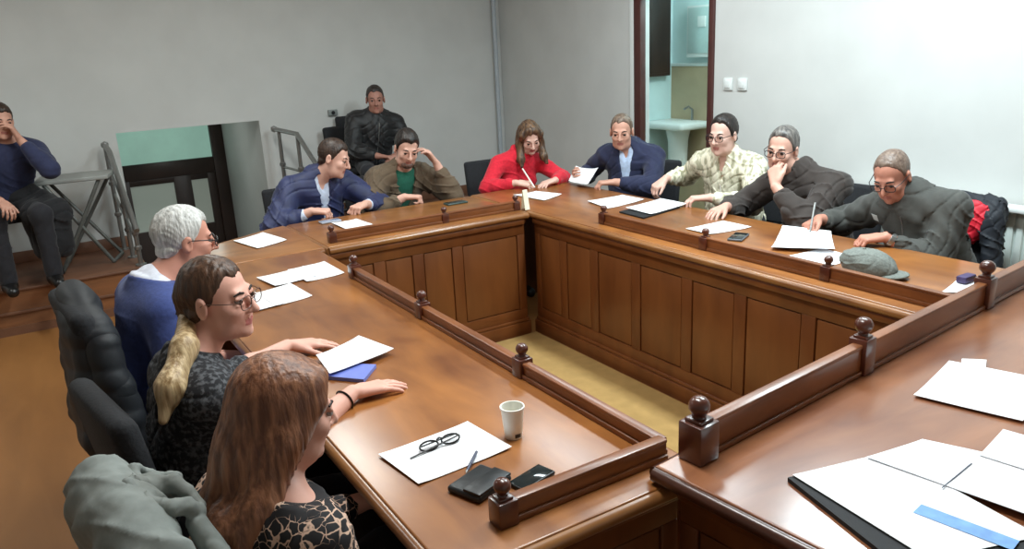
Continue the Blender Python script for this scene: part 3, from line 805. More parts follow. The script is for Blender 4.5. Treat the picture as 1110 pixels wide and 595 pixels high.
# ------------------------------------------------------------------ chairs
def office_chair_template():
    R = empty('office_chair', (0, 0, 0))
    m = MB(); m.box((.01, 0, .455), (.46, .48, .085), .035, seg=3); m.build('seat', M_CHAIR, R)
    m = MB(); m.box((-.26, 0, .80), (.075, .46, .52), .034, seg=3)
    for v in m.bm.verts: v.co.x += -.16 * (v.co.z - .56) + .22 * v.co.y ** 2
    m.build('backrest', M_CHAIR, R)
    m = MB(); m.tube([(-.05, 0, .42), (-.25, 0, .42), (-.285, 0, .50), (-.30, 0, .72)], .02, 8); m.build('back_bar', M_BLACK, R)
    for s in (-1, 1):
        m = MB(); m.tube([(.10, s * .27, .42), (.12, s * .29, .62), (.06, s * .29, .655), (-.14, s * .29, .655), (-.27, s * .24, .62)], .016, 8); m.tube([(.10, s * .20, .42), (.10, s * .27, .42)], .014)
        m.box((-.03, s * .29, .672), (.22, .05, .03), .012); m.build('armrest', M_BLACK, R)
    m = MB(); m.lathe([(0, .12), (.028, .12), (.028, .26), (.019, .26), (.019, .42), (0, .42)], (0, 0, 0), 16); m.build('gas_column', M_BLACK, R)
    m = MB()
    for k in range(5):
        a = 2 * PI * k / 5 + .3; m.tube([(0, 0, .12), (.14 * math.cos(a), .14 * math.sin(a), .11), (.27 * math.cos(a), .27 * math.sin(a), .075)], [.03, .024, .016], 8)
    b = m.build('star_base', M_BLACK, R)
    for k in range(5):
        a = 2 * PI * k / 5 + .3; m = MB(); c = (.27 * math.cos(a), .27 * math.sin(a), .032)
        m.lathe([(0, -.022), (.024, -.022), (.031, -.012), (.031, .012), (.024, .022), (0, .022)], c, 14, axis=(math.sin(a), -math.cos(a), 0))
        m.tube([(c[0], c[1], .03), (c[0], c[1], .075)], .008); m.build('caster', M_BLACKM, b)
    return R
def side_chair_template():
    R = empty('meeting_chair', (0, 0, 0))
    m = MB(); m.box((.01, 0, .455), (.44, .45, .06), .025, seg=3); m.build('seat', M_CHAIR, R)
    m = MB(); m.box((-.235, 0, .74), (.05, .43, .34), .024, seg=3)
    for v in m.bm.verts: v.co.x += -.16 * (v.co.z - .56) + .2 * v.co.y ** 2
    m.build('backrest', M_CHAIR, R)
    for s in (-1, 1):
        m = MB(); m.tube([(.19, s * .19, .43), (.21, s * .21, .0)], .012); m.build('leg', M_BLACK, R)
        m = MB(); m.tube([(-.245, s * .17, .70), (-.19, s * .19, .43), (-.23, s * .21, .0)], .012); m.build('leg', M_BLACK, R)
    return R
OC = office_chair_template(); SCH = side_chair_template(); used = set()
def chair(tp, x, y, yaw, label, z=0., group=None, sc=1.):
    if tp.name not in used: used.add(tp.name); o = tp
    else: o = copy_tree(tp)
    o.location = (x, y, z); o.rotation_euler = (0, 0, math.radians(yaw)); o.scale = (sc, sc, sc)
    return tag(o, label, 'chair', group)
chair(OC, .37, 2.93, 6, 'black office chair with puffer jacket, under the man in blue sweater', group='chairs along the left table')
chair(OC, .35, 2.22, 10, 'black office chair under the woman with blonde ponytail', group='chairs along the left table', sc=.92)
chair(OC, .365, 1.53, 8, 'office chair with grey jacket, under the woman with long red hair', group='chairs along the left table', sc=.90)
G2 = 'chairs behind the far and right tables'
chair(SCH, 1.60, 5.28, -88, 'dark chair under the man in blue puffer jacket', group=G2)
chair(SCH, 2.21, 5.32, -88, 'dark chair under the man in brown coat and green shirt', group=G2)
chair(SCH, 3.22, 5.30, -92, 'dark chair under the woman in red sweater', group=G2)
chair(SCH, 3.85, 4.43, 200, 'dark chair under the man in navy jacket at the table corner', group=G2)
chair(SCH, 3.95, 3.55, 190, 'dark chair under the man in cream patterned shirt', group=G2)
chair(SCH, 3.90, 2.86, 182, 'dark chair under the man resting chin on hand', group=G2)
chair(SCH, 3.84, 2.20, 178, 'black chair with red lined jacket, under the man with glasses writing', group=G2)
chair(SCH, 2.72, 6.85, -95, 'dark chair on the platform under the man dressed all in black', z=PODZ)
chair(SCH, -.14, 6.72, -80, 'chair on the platform beside folding table at far left', z=PODZ)
chair(OC, 2.60, 6.86, -80, 'empty dark chair on the platform, left of the man in black', z=PODZ, sc=.78)

# ------------------------------------------------------------------ jackets over chair backs
M_PUFF = mat('black_puffer_nylon', (24, 27, 32), .62, noise=.2, scale=12)
M_GREYJ = mat('grey_green_jacket_cloth', (126, 132, 128), .8, noise=.12, scale=30, bump=.1)
M_REDL = mat('red_lining', (206, 26, 48), .6, noise=.06, scale=20)
def quilt(P):
    x, y, z = P; return -.006 * np.abs(np.sin(z * 42 + .6 * np.sin(y * 9))) + .004 * np.sin(23 * y + 8 * z) * np.sin(19 * z + 5 * x)
r = empty('puffer_jacket', (.03, 2.86, .5), 'black puffer jacket hung over the office chair behind the man in blue sweater', 'jacket')
def loc2(O, deg):
    cs, sn = math.cos(math.radians(deg)), math.sin(math.radians(deg)); return (lambda x, y, z: V(O[0] + x * cs - y * sn, O[1] + x * sn + y * cs, O[2] + z)), np.array([[cs, sn, 0], [-sn, cs, 0], [0, 0, 1]])
def tilted(O, deg, k=.16, z0=.9):
    f, A_ = loc2(O, deg); u = nrm(V(0, 0, 1) - A_[0] * k); g = lambda x, y, z: f(x - k * (z - z0), y, z)
    return g, np.array([np.cross(A_[1], u), A_[1], u])
K, KA = tilted((.062, 2.89, -.045), 4, -.06)
def quilt(P):
    x, y, z = P; return -.005 * np.abs(np.sin(z * 44 + 1.2 * np.sin(y * 9 + 6 * x))) ** .7 + .008 * np.sin(19 * y + 14 * z) * np.sin(15 * z + 15 * x)
sdf_mesh('jacket_body', [('+', Box(K(0, 0, .84), (.060, .215, .24), KA, .05), .0), ('+', Cap(K(0, -.10, 1.06), K(.0, .15, 1.09), .050), .05), ('+', Cap(K(.01, -.14, 1.02), K(.05, -.22, .84), .048), .05)], .008, M_PUFF, r, disp=quilt)
for s in (-1, 1):
    sdf_mesh('sleeve', [('+', Cap(K(.02, s * .20, .98), K(.06, s * .23, .74), .050, .048), .02), ('+', Cap(K(.06, s * .23, .74), K(.10, s * .22, .56), .048, .040), .03)], .008, M_PUFF, r, disp=quilt)
r = empty('grey_jacket', (.02, 1.55, .5), 'grey jacket with crumpled hood draped over the nearest chair', 'jacket')
def folds(P):
    x, y, z = P; return .009 * np.sin(70 * y + 5 * np.sin(7 * z) + 40 * x) * np.clip((1.08 - z) * 6, .15, 1) + .004 * np.sin(31 * z + 24 * y) - .006 * (1 - np.abs(np.sin(17 * z + 19 * y + 2 * np.sin(13 * x)))) ** 4
jl, JA = tilted((.052, 1.485, -.05), 8, .14)
sdf_mesh('jacket_body', [('+', Box(jl(0, 0, .80), (.066, .215, .28), JA, .05), 0), ('+', Cap(jl(0, -.10, 1.06), jl(0, .12, 1.07), .052), .05)], .006, M_GREYJ, r, disp=folds)
hd = []
def ring(c, rx, ry, tilt, rr, n=12, rot=0.):
    q = []
    for k in range(n):
        a_ = 2 * PI * k / n; x, y = rx * math.cos(a_), ry * math.sin(a_); x, y = x * math.cos(rot) - y * math.sin(rot), x * math.sin(rot) + y * math.cos(rot)
        q.append(jl(c[0] + x, c[1] + y, c[2] - tilt * x + .010 * math.sin(3 * a_ + rot)))
    for k in range(n): hd.append(('+', Cap(q[k], q[(k + 1) % n], rr * (1 + .3 * math.sin(2 * PI * k / n * 2)), rr * (1 + .3 * math.sin(2 * PI * (k + 1) / n * 2))), .008))
ring((.075, -.035, 1.075), .046, .070, .55, .0135, rot=.3); ring((.085, .075, 1.055), .034, .040, .8, .012, rot=-.4)
hd += [('+', Cap(jl(.10, -.10, 1.03), jl(.115, -.16, .93), .020, .026), .02), ('+', Cap(jl(.055, .01, 1.085), jl(.12, .03, 1.0), .016, .022), .012)]
sdf_mesh('hood', hd, .0045, M_GREYJ, r, disp=wob(.003, 60, 2))
r = empty('lined_jacket', (4.05, 2.15, .5), 'dark jacket showing red lining over the chair at far right', 'jacket')
sdf_mesh('jacket_body', [('+', Box((4.11, 2.22, .78), (.05, .25, .17), rad=.045), 0), ('+', Cap((4.11, 2.02, .88), (4.11, 2.42, .90), .05), .05), ('+', Cap((4.06, 2.0, .84), (4.02, 1.95, .62), .055, .045), .05)], .006, mat('dark_navy_cloth', (26, 30, 38), .7, noise=.15, scale=20), r, disp=wob(.006, 40, 4))
sdf_mesh('red_lining', [('+', Ell((4.035, 2.07, .83), (.032, .075, .110)), 0), ('+', Cap((4.045, 2.12, .88), (4.045, 2.09, .74), .038, .028), .03)], .005, M_REDL, r, disp=wob(.004, 50, 5))

# ------------------------------------------------------------------ folding table and railings at the back
r = empty('folding_table', (.36, 6.85, PODZ), 'grey folding table with crossed legs on the platform by the railing', 'table')
m = MB(); m.prism([(.03, 6.60), (.52, 6.56), (.62, 6.92), (.10, 6.98)], .985, 1.015, .008); m.build('tabletop', mat('grey_laminate', (150, 152, 148), .5, noise=.04, scale=10), r)
M_LEG = mat('grey_tube', (110, 112, 108), .45, .4, noise=.05)
for a, b in (((.10, 6.62, .985), (.46, 6.64, PODZ + .012)), ((.46, 6.60, .985), (.11, 6.58, PODZ + .012)), ((.13, 6.93, .985), (.55, 6.90, PODZ + .012)), ((.56, 6.88, .985), (.17, 6.92, PODZ + .012))):
    m = MB(); m.tube([a, b], .014); m.build('leg', M_LEG, r)
for q in (((.11, 6.58, PODZ + .013), (.17, 6.92, PODZ + .013)), ((.46, 6.64, PODZ + .013), (.55, 6.90, PODZ + .013))):
    m = MB(); m.tube(q, .013); m.build('foot_bar', M_LEG, r)
r = MB(); r.lathe([(0, 0), (.022, 0), (.032, .075), (.029, .075), (.02, .006), (0, .006)], (0, 0, 0), 20)
tag(r.build('paper_cup', M_CUP, None, loc=(.27, 6.80, 1.0155)), 'small white cup on the grey folding table at far left', 'cup')
def railing(name, label, pts, posts, z0, mid):
    R = empty(name, (posts[0][0], posts[0][1], z0), label, 'railing', 'stairwell railings')
    m = MB(); m.tube(pts, .021, 10); m.lathe([(0, -.03), (.026, -.018), (.03, 0), (.026, .018), (0, .03)], pts[0], 12); m.build('handrail', M_STEEL, R)
    for (x, y, zz, zb) in posts:
        m = MB(); m.tube([(x, y, zb), (x, y, zz)], .017, 10); m.lathe([(0, 0), (.04, 0), (.04, .012), (0, .012)], (x, y, zb), 14)
        for f in (.35, .65): m.lathe([(.017, -.02), (.027, -.01), (.027, .01), (.017, .02)], (x, y, zb + (zz - zb) * f), 10)
        m.build('post', M_STEEL, R)
    m = MB()
    for a, b in mid: m.tube([a, b], .011, 8)
    m.build('mid_bar', M_STEEL, R)
railing('stair_railing', 'steel stair railing left of the stairwell opening, near folding table',
        [(.585, 7.08, 1.19), (.595, 6.93, 1.15), (.62, 6.28, .62)], [(.585, 7.08, 1.18, PODZ), (.605, 6.72, .98, PODZ), (.62, 6.40, .72, PODZ)], PODZ,
        [((.585, 7.08, .80), (.62, 6.40, .52)), ((.585, 7.08, 1.0), (.615, 6.45, .66))])
railing('stair_railing', 'steel stair railing right of the stairwell, behind the man in blue puffer jacket',
        [(1.935, 7.06, 1.19), (2.03, 6.72, 1.16), (2.08, 6.34, .86)], [(1.955, 7.0, 1.18, PODZ), (2.03, 6.72, 1.15, PODZ), (2.08, 6.36, .87, PODZ)], PODZ,
        [((1.955, 7.0, .86), (2.03, 6.72, .84)), ((2.03, 6.72, .84), (2.08, 6.36, .60))])

# ------------------------------------------------------------------ papers and small things
def sheet(name, q, z, label, cat='paper', group='papers on the tables', m=None, curl=.003, seed=0, th=.0014, parent=None, lift=None):
    """a sheet of paper through four corner points, gently wavy, with real thickness"""
    q = [V(*c) if len(c) == 3 else V(c[0], c[1], z) for c in q]; c = sum(q) / 4
    bm = bmesh.new(); N, M_ = 9, 7; g = [[], []]
    for lay in (0, 1):
        for i in range(N):
            row = []
            for j in range(M_):
                u, v = i / (N - 1), j / (M_ - 1)
                p = q[0] * (1 - u) * (1 - v) + q[1] * u * (1 - v) + q[2] * u * v + q[3] * (1 - u) * v
                dz = curl * (.5 + .5 * math.sin(3.1 * u + seed) * math.sin(2.3 * v + 1.7 * seed)) + curl * 1.2 * (abs(u - .5) * 2) ** 4
                row.append(bm.verts.new(p + V(0, 0, dz + .0012 + (th if lay else 0)) - c))
            g[lay].append(row)
    for i in range(N - 1):
        for j in range(M_ - 1):
            bm.faces.new((g[1][i][j], g[1][i + 1][j], g[1][i + 1][j + 1], g[1][i][j + 1])); bm.faces.new((g[0][i][j + 1], g[0][i + 1][j + 1], g[0][i + 1][j], g[0][i][j]))
    ring = [(i, 0) for i in range(N)] + [(N - 1, j) for j in range(1, M_)] + [(i, M_ - 1) for i in range(N - 2, -1, -1)] + [(0, j) for j in range(M_ - 2, 0, -1)]
    for a, b in zip(ring, ring[1:] + ring[:1]): bm.faces.new((g[0][a[0]][a[1]], g[0][b[0]][b[1]], g[1][b[0]][b[1]], g[1][a[0]][a[1]]))
    bmesh.ops.recalc_face_normals(bm, faces=bm.faces)
    me = bpy.data.meshes.new(name); bm.to_mesh(me); bm.free(); me.polygons.foreach_set('use_smooth', [True] * len(me.polygons)); me.set_sharp_from_angle(angle=math.radians(40))
    o = link_mesh(name, me, m or M_PAPER, None); o.location = c
    return tag(o, label, cat, group)
def sheet_marks(o, lines, z=None, col=None, w=.0016, nm='fold_line'):
    """thin flat strokes lying on a sheet, in world coordinates"""
    mb = MB()
    for a, b in lines:
        a, b = Vector(a), Vector(b); d = (b - a); n = Vector((-d.y, d.x, 0)).normalized() * w
        vs = [mb.bm.verts.new(p) for p in (a - n, b - n, b + n, a + n)]; up = [mb.bm.verts.new(v.co + Vector((0, 0, .0006))) for v in vs]
        mb.bm.faces.new(up); mb.bm.faces.new(vs[::-1])
        for i in range(4): mb.bm.faces.new((vs[i], vs[(i + 1) % 4], up[(i + 1) % 4], up[i]))
    return mb.build(nm, col or mat('fold_shade', (70, 74, 88), .8, noise=.05), o)
sheet('paper_sheet', [(.632, 1.735), (.908, 1.759), (.928, 1.56), (.655, 1.546)], TZ, 'white paper sheet under the black eyeglasses beside the cup', seed=1)
sheet('paper_sheet', [(.935, 4.552), (1.127, 4.646), (1.182, 4.348), (.995, 4.269)], TZ, 'lone white sheet on the lighter corner table', seed=2)
sheet('paper_sheet', [(.99, 3.705), (1.185, 3.73), (1.19, 3.46), (1.0, 3.44)], TZ, 'right sheet of the overlapping pair in front of the grey-haired man', seed=3)
sheet('paper_sheet', [(.83, 3.66), (1.07, 3.70), (1.08, 3.50), (.86, 3.46)], TZ + .003, 'left sheet of the overlapping pair in front of the grey-haired man', seed=4)
sheet('paper_sheet', [(.76, 3.42), (.93, 3.46), (.95, 3.21), (.78, 3.17)], TZ, 'right sheet of the pair beside the ponytailed woman’s face'.replace('’', "'"), seed=5)
sheet('paper_sheet', [(.65, 3.38), (.83, 3.40), (.82, 3.18), (.64, 3.15)], TZ + .003, 'left sheet of the pair beside the ponytailed woman\'s face', seed=6)
sheet('notebook', [(.66, 2.34), (.745, 2.40), (.86, 2.29), (.78, 2.20)], TZ, 'blue notebook half covered by a sheet, between the ponytailed woman\'s hands', 'notebook', None, mat('blue_cover', (108, 122, 196), .4, noise=.08, scale=14), curl=.0, th=.012)
sheet('paper_sheet', [(.72, 2.475), (.905, 2.555), (.955, 2.36), (.70, 2.285)], TZ + .016, 'white sheet lying on the blue notebook', seed=7, curl=.004)
sheet('paper_sheet', [(1.535, 4.60), (1.70, 4.61), (1.72, 4.29), (1.54, 4.25)], TZ, 'white sheet in front of the man in blue puffer jacket', seed=8)
sheet('paper_sheet', [(2.83, 4.56), (3.02, 4.56), (3.08, 4.33), (2.87, 4.24)], TZ, 'white sheet the woman in red is writing on', seed=9)
sheet('paper_sheet', [(3.055, 4.01), (3.345, 4.01), (3.345, 3.79), (3.0, 3.735)], TZ, 'white sheet in front of the man in navy jacket, beside another sheet', seed=10)
o = sheet('folder', [(2.98, 3.60), (3.33, 3.66), (3.32, 3.44), (2.97, 3.37)], TZ, 'dark folder under a white sheet near the right table railing', 'folder', None, M_BLACKM, curl=0, th=.008)
sheet('paper_sheet', [(3.056, 3.632), (3.396, 3.69), (3.387, 3.452), (3.04, 3.39)], TZ + .0115, 'white sheet lying on the dark folder near the right table railing', seed=11)
sheet('paper_sheet', [(2.96, 3.02), (3.23, 3.01), (3.235, 2.81), (2.955, 2.845)], TZ, 'white sheet under the hand of the man resting chin on hand', seed=12)
sheet('paper_sheet', [(2.88, 2.31), (3.13, 2.29), (3.10, 2.08), (2.85, 2.085)], TZ, 'lower sheet by the grey cap, under the bent sheet', seed=13)
sheet('paper_sheet', [(2.94, 2.43, TZ + .004), (3.30, 2.66, TZ + .004), (3.40, 2.44, TZ + .004), (3.09, 2.19, TZ + .006)], TZ, 'large bent sheet the man with watch is writing on', seed=14, curl=.010)
sheet('paper_sheet', [(2.90, 1.58), (3.10, 1.63), (3.14, 1.58), (2.97, 1.50)], TZ, 'small white slip at the far right behind the near table railing', seed=15)
# held sheet
sheet('paper_sheet', [(3.43, 4.63, .915), (3.43, 4.37, .925), (3.33, 4.36, .825), (3.33, 4.59, .82)], TZ, 'creased sheet held up by the man in navy jacket', seed=16, curl=.008, group='papers on the tables')
# near table papers
sheet('paper_sheet', [(2.185, 1.145), (1.90, 1.078), (1.965, .835), (2.26, .905)], FZ + .002, 'white sheet with small tab at its top, right side of the near table', seed=17)
g = sheet('paper_sheet', [(2.14, 1.085), (2.235, 1.135), (2.275, 1.085), (2.18, 1.04)], FZ, 'small white tab slip poking from under the sheet on the near table', seed=18)
fo = sheet('folder', [(1.30, 1.0), (1.57, .93), (1.46, .55), (1.20, .62)], FZ, 'thin dark slab beneath the sheets at the bottom right', 'folder', None, M_BLACKM, curl=0, th=.010)  # thin dark slab, its edge showing past the sheets
sheet('paper_sheet', [(1.312, .997), (1.56, .935), (1.50, .58), (1.27, .66)], FZ + .011, 'left sheet of the pile at the bottom right, over the thin dark slab', seed=19, curl=.0012)
o = sheet('paper_sheet', [(1.50, .945), (1.675, .918), (1.80, .62), (1.56, .56)], FZ + .0145, 'middle sheet with blue band in the bottom right pile', seed=20, curl=.001)
sheet_marks(o, [((1.655, .792, FZ + .0188), (1.51, .775, FZ + .0188))], w=.0012)  # grey stroke painting the shade along a fold in the sheet
sheet_marks(o, [((1.405, .765, FZ + .0152), (1.435, .59, FZ + .0152))], w=.020, col=mat('blue_print', (120, 164, 222), .7, noise=.15, scale=30), nm='blue_band')
sheet('paper_sheet', [(1.70, .80), (1.86, .83), (1.90, .60), (1.74, .56)], FZ + .0175, 'right sheet of the bottom right pile, at the picture edge', seed=21, curl=.001)
# cup
r = empty('plastic_cup', (.968, 1.615, TZ), 'white plastic cup standing near the middle of the left table', 'cup')
m = MB(); m.lathe([(0, 0), (.022, 0), (.0235, .004), (.0305, .082), (.033, .084), (.033, .089), (.0295, .089), (.0285, .080), (.0215, .006), (0, .006)], (.968, 1.615, TZ + .0005), 32); m.build('cup_body', M_CUP, r)
m = MB(); n = 8
for k in range(n):
    a0, a1 = -1.95 + .09 * k, -1.95 + .09 * (k + 1)
    vs = [m.bm.verts.new((.968 + rr * math.cos(a), 1.615 + rr * math.sin(a), TZ + zz)) for a, rr, zz in ((a0, .0246, .007), (a1, .0246, .007), (a1, .0256, .018), (a0, .0256, .018))]; m.bm.faces.new(vs)
m.build('dark_mark', mat('cup_print', (60, 62, 60), .6, noise=.1), r)
# eyeglasses and pen on the near sheet
r = empty('eyeglasses', (.78, 1.68, TZ + .006), 'folded black eyeglasses lying on the white sheet near the cup', 'eyeglasses')
gz = TZ + .012
for k, cx in enumerate((.752, .815)):
    m = MB(); m.tube([(cx + .026 * math.cos(2 * PI * i / 16), 1.683 + .012 * math.sin(2 * PI * i / 16), gz + .007 * math.sin(2 * PI * i / 16) + .003) for i in range(16)], .0026, 6, closed=True); m.build('lens_rim', M_BLACK, r)
m = MB(); m.tube([(.776, 1.684, gz + .012), (.784, 1.688, gz + .014), (.792, 1.684, gz + .012)], .003, 6); m.build('bridge', M_BLACK, r)
for a, b in (((.726, 1.685, gz + .006), (.845, 1.705, gz)), ((.842, 1.683, gz + .006), (.690, 1.665, gz - .004))):
    m = MB(); m.tube([a, b], .0024, 6); m.build('temple', M_BLACK, r)
r = empty('ballpoint_pen', (.80, 1.555, TZ + .01), 'slim dark pen lying at the lower corner of the sheet near the cup', 'pen')
m = MB(); m.tube([(.775, 1.522, TZ + .010), (.838, 1.585, TZ + .012)], .004, 8); m.build('barrel', mat('dark_blue_plastic', (30, 36, 70), .35, noise=.05), r)
m = MB(); m.tube([(.768, 1.515, TZ + .0098), (.775, 1.522, TZ + .010)], [.001, .0035], 8); m.build('tip', M_STEEL, r)
# pouch and phone by the near railing post
r = empty('leather_pouch', (.79, 1.45, TZ), 'black leather pouch lying behind the near railing post of left table', 'pouch')
m = MB(); m.box((0, 0, 0), (.125, .10, .018), .008, seg=3); bmesh.ops.rotate(m.bm, verts=m.bm.verts, matrix=Matrix.Rotation(.35, 3, 'Z')); bmesh.ops.translate(m.bm, verts=m.bm.verts, vec=(.772, 1.455, TZ + .0095)); m.build('pouch_body', mat('black_leather', (18, 22, 25), .4, noise=.15, scale=60, bump=.1), r)
m = MB(); m.box((0, 0, 0), (.118, .052, .008), .003); bmesh.ops.rotate(m.bm, verts=m.bm.verts, matrix=Matrix.Rotation(.35, 3, 'Z')); bmesh.ops.translate(m.bm, verts=m.bm.verts, vec=(.780, 1.432, TZ + .0215)); m.build('flap', mat('black_leather', (18, 22, 25)), r)
r = empty('mobile_phone', (.87, 1.40, TZ), 'black mobile phone right of the leather pouch, behind the railing post', 'phone')
m = MB(); m.box((0, 0, 0), (.112, .056, .010), .004, seg=3); bmesh.ops.rotate(m.bm, verts=m.bm.verts, matrix=Matrix.Rotation(.25, 3, 'Z')); bmesh.ops.translate(m.bm, verts=m.bm.verts, vec=(.886, 1.405, TZ + .0056)); m.build('phone_case', M_BLACK, r)
m = MB(); m.box((0, 0, 0), (.104, .048, .0015), .0005); bmesh.ops.rotate(m.bm, verts=m.bm.verts, matrix=Matrix.Rotation(.25, 3, 'Z')); bmesh.ops.translate(m.bm, verts=m.bm.verts, vec=(.886, 1.405, TZ + .0110)); m.build('screen', mat('phone_glass', (28, 36, 38), .08, noise=.02), r)
r = empty('mobile_phone', (3.0, 2.69, TZ), 'grey mobile phone in front of the man resting chin on hand', 'phone')
m = MB(); m.box((0, 0, 0), (.075, .15, .012), .005, seg=3); bmesh.ops.rotate(m.bm, verts=m.bm.verts, matrix=Matrix.Rotation(-1.1, 3, 'Z')); bmesh.ops.translate(m.bm, verts=m.bm.verts, vec=(3.015, 2.70, TZ + .0066)); m.build('phone_case', mat('grey_phone', (92, 98, 104), .35, noise=.05), r)
m = MB(); m.box((0, 0, 0), (.066, .135, .0015), .0005); bmesh.ops.rotate(m.bm, verts=m.bm.verts, matrix=Matrix.Rotation(-1.1, 3, 'Z')); bmesh.ops.translate(m.bm, verts=m.bm.verts, vec=(3.015, 2.70, TZ + .0130)); m.build('screen', mat('phone_glass', (28, 36, 38)), r)
r = empty('mobile_phone', (1.56, 4.5, TZ), 'small pale phone by the fists of the man in blue puffer jacket', 'phone')
m = MB(); m.box((1.545, 4.655, TZ + .0066), (.13, .07, .012), .005, seg=3); m.build('phone_case', mat('silver_phone', (168, 172, 184), .3, .3, noise=.04), r)
m = MB(); m.box((1.545, 4.655, TZ + .0130), (.115, .06, .0015), .0005); m.build('screen', mat('pale_screen', (140, 150, 170), .1, noise=.04), r)
r = empty('mobile_phone', (2.42, 4.7, TZ), 'dark phone by the elbow of the man in brown coat', 'phone')
m = MB(); m.box((2.40, 4.60, TZ + .0066), (.15, .075, .012), .005, seg=3); m.build('phone_case', mat('teal_grey_case', (60, 78, 74), .4, noise=.06), r)
m = MB(); m.box((2.40, 4.60, TZ + .0130), (.135, .064, .0015), .0005); m.build('screen', mat('phone_glass', (28, 36, 38)), r)
r = empty('small_case', (3.09, 1.60, TZ), 'small dark purple case on the slip behind the near table railing', 'case')
B((3.06, 1.575, TZ + .006), (3.14, 1.615, TZ + .034), .006).build('case_body', mat('purple_case', (64, 52, 92), .5, noise=.1), r)
B((3.065, 1.573, TZ + .024), (3.135, 1.617, TZ + .027)).build('lid_seam', M_BLACK, r)
# folded card at the far corner
r = MB()
for s in (-1, 1): r.box((2.632, 4.10 + s * .012, TZ + .064), (.034, .0016, .125), 0, rot=None); 
for v in r.bm.verts: v.co.y = 4.10 + (v.co.y - 4.10) * (2.0 - 1.9 * (v.co.z - TZ) / .126)
tag(r.build('name_card', mat('cream_card', (236, 232, 208), .7, noise=.02), None, loc=(2.625, 4.115, TZ)), 'folded cream card standing upright at the far corner between tables', 'card')
# flat cap
r = empty('flat_cap', (2.93, 1.90, TZ), 'grey flat cap lying on the right table by the railing', 'cap')
M_CAP = mat('grey_tweed', (112, 116, 110), .9, noise=.15, scale=120, bump=.2)
sdf_mesh('crown', [('+', Ell((2.93, 1.90, TZ + .030), (.085, .108, .062)), 0), ('+', Ell((2.92, 1.93, TZ + .06), (.075, .10, .05)), .04), ('-', Box((2.93, 1.9, TZ - .10), (.3, .3, .102)), .004)], .004, M_CAP, r, disp=wob(.002, 50, 1))
sdf_mesh('visor', [('+', Ell((2.945, 1.805, TZ + .018), (.070, .055, .010)), 0), ('-', Box((2.93, 1.9, TZ - .10), (.3, .3, .102)), .003)], .004, M_CAP, r)
m = MB(); m.lathe([(0, 0), (.008, 0), (.006, .006), (0, .007)], (2.92, 1.93, TZ + .107), 12); m.build('button', M_CAP, r)

# ------------------------------------------------------------------ lamps
M_GLOW = mat('lamp_diffuser', (236, 242, 248), .5, emit=2.0, noise=.005)
def lamp(x, y, sx, sy, w, col=(1, .98, .95)):
    r = empty('ceiling_lamp', (x, y, 3.02), 'white fluorescent ceiling lamp box', 'lamp', 'ceiling lamps')
    B((x - sx / 2, y - sy / 2, 3.03), (x + sx / 2, y + sy / 2, 3.1), .006).build('housing', M_WHITE, r)
    B((x - sx / 2 + .02, y - sy / 2 + .02, 3.02), (x + sx / 2 - .02, y + sy / 2 - .02, 3.032), .003).build('diffuser', M_GLOW, r)
    ld = bpy.data.lights.new('lamp_light', 'AREA'); ld.shape = 'RECTANGLE'; ld.size = sx; ld.size_y = sy; ld.energy = w; ld.color = col
    lo = bpy.data.objects.new('lamp_light', ld); COL.objects.link(lo); lo.parent = r; lo.location = (0, 0, -.012)
lamp(3.1, 2.0, .3, 1.3, 98, (.80, .95, 1)); lamp(3.1, 3.8, .3, 1.3, 34, (.84, .96, 1)); lamp(1.2, 1.8, .3, 1.3, 48, (.97, 1, .98)); lamp(1.2, 4.6, .3, 1.3, 38, (.94, 1, .97)); lamp(-1.2, 5.0, .3, 1.3, 26, (.94, 1, .97))
ld = bpy.data.lights.new('washroom_bulb', 'POINT'); ld.energy = 60; ld.color = (.74, .98, 1); ld.shadow_soft_size = .12
lo = bpy.data.objects.new('washroom_bulb', ld); COL.objects.link(lo); lo.location = (5.1, 4.3, 2.7)
r = empty('ceiling_lamp', (5.1, 4.3, 2.82), 'white globe lamp on the washroom ceiling', 'lamp')
m = MB(); m.lathe([(0, 3.1), (.07, 3.1), (.07, 3.07), (.02, 3.05), (.02, 3.0), (0, 3.0)], (5.1, 4.3, 0), 16); m.build('fitting', M_WHITE, r)
m = MB(); m.lathe([(0, 2.82)] + [(.09 * math.sin(PI * k / 10), 2.91 - .09 * math.cos(PI * k / 10)) for k in range(1, 10)] + [(0, 3.0)], (5.1, 4.3, 0), 20); m.build('globe', M_GLOW, r)
ld = bpy.data.lights.new('stairwell_fill', 'POINT'); ld.energy = 2.2; ld.color = (.9, 1, .95); ld.shadow_soft_size = .1  # added fill light without a fixture, brightens the stairwell walls
lo = bpy.data.objects.new('stairwell_fill', ld); COL.objects.link(lo); lo.location = (1.3, 7.9, 1.05)
w = bpy.data.worlds.new('world'); S.world = w; w.use_nodes = True; w.node_tree.nodes['Background'].inputs[0].default_value = (.7, .8, .9, 1); w.node_tree.nodes['Background'].inputs[1].default_value = .15
S.view_settings.view_transform = 'Standard'; S.view_settings.look = 'None'; S.view_settings.gamma = 1; S.view_settings.use_curve_mapping = False
S.view_settings.exposure = 0.0

# ------------------------------------------------------------------ the people
GP = 'people at the meeting'
def fab(name, c, c2=None, scale=50, bump=.15, rough=.85, noise=.1):
    return mat(name, c, rough, noise=noise, rgb2=c2, scale=scale, bump=bump, sheen=.1)
F_TROU = fab('dark_trousers', (30, 30, 36)); F_SHOE = mat('black_shoe_leather', (20, 18, 18), .35, noise=.1)
SK1 = (208, 162, 144); SK2 = (216, 174, 158); SK3 = (200, 150, 130)
def seat(h): return h

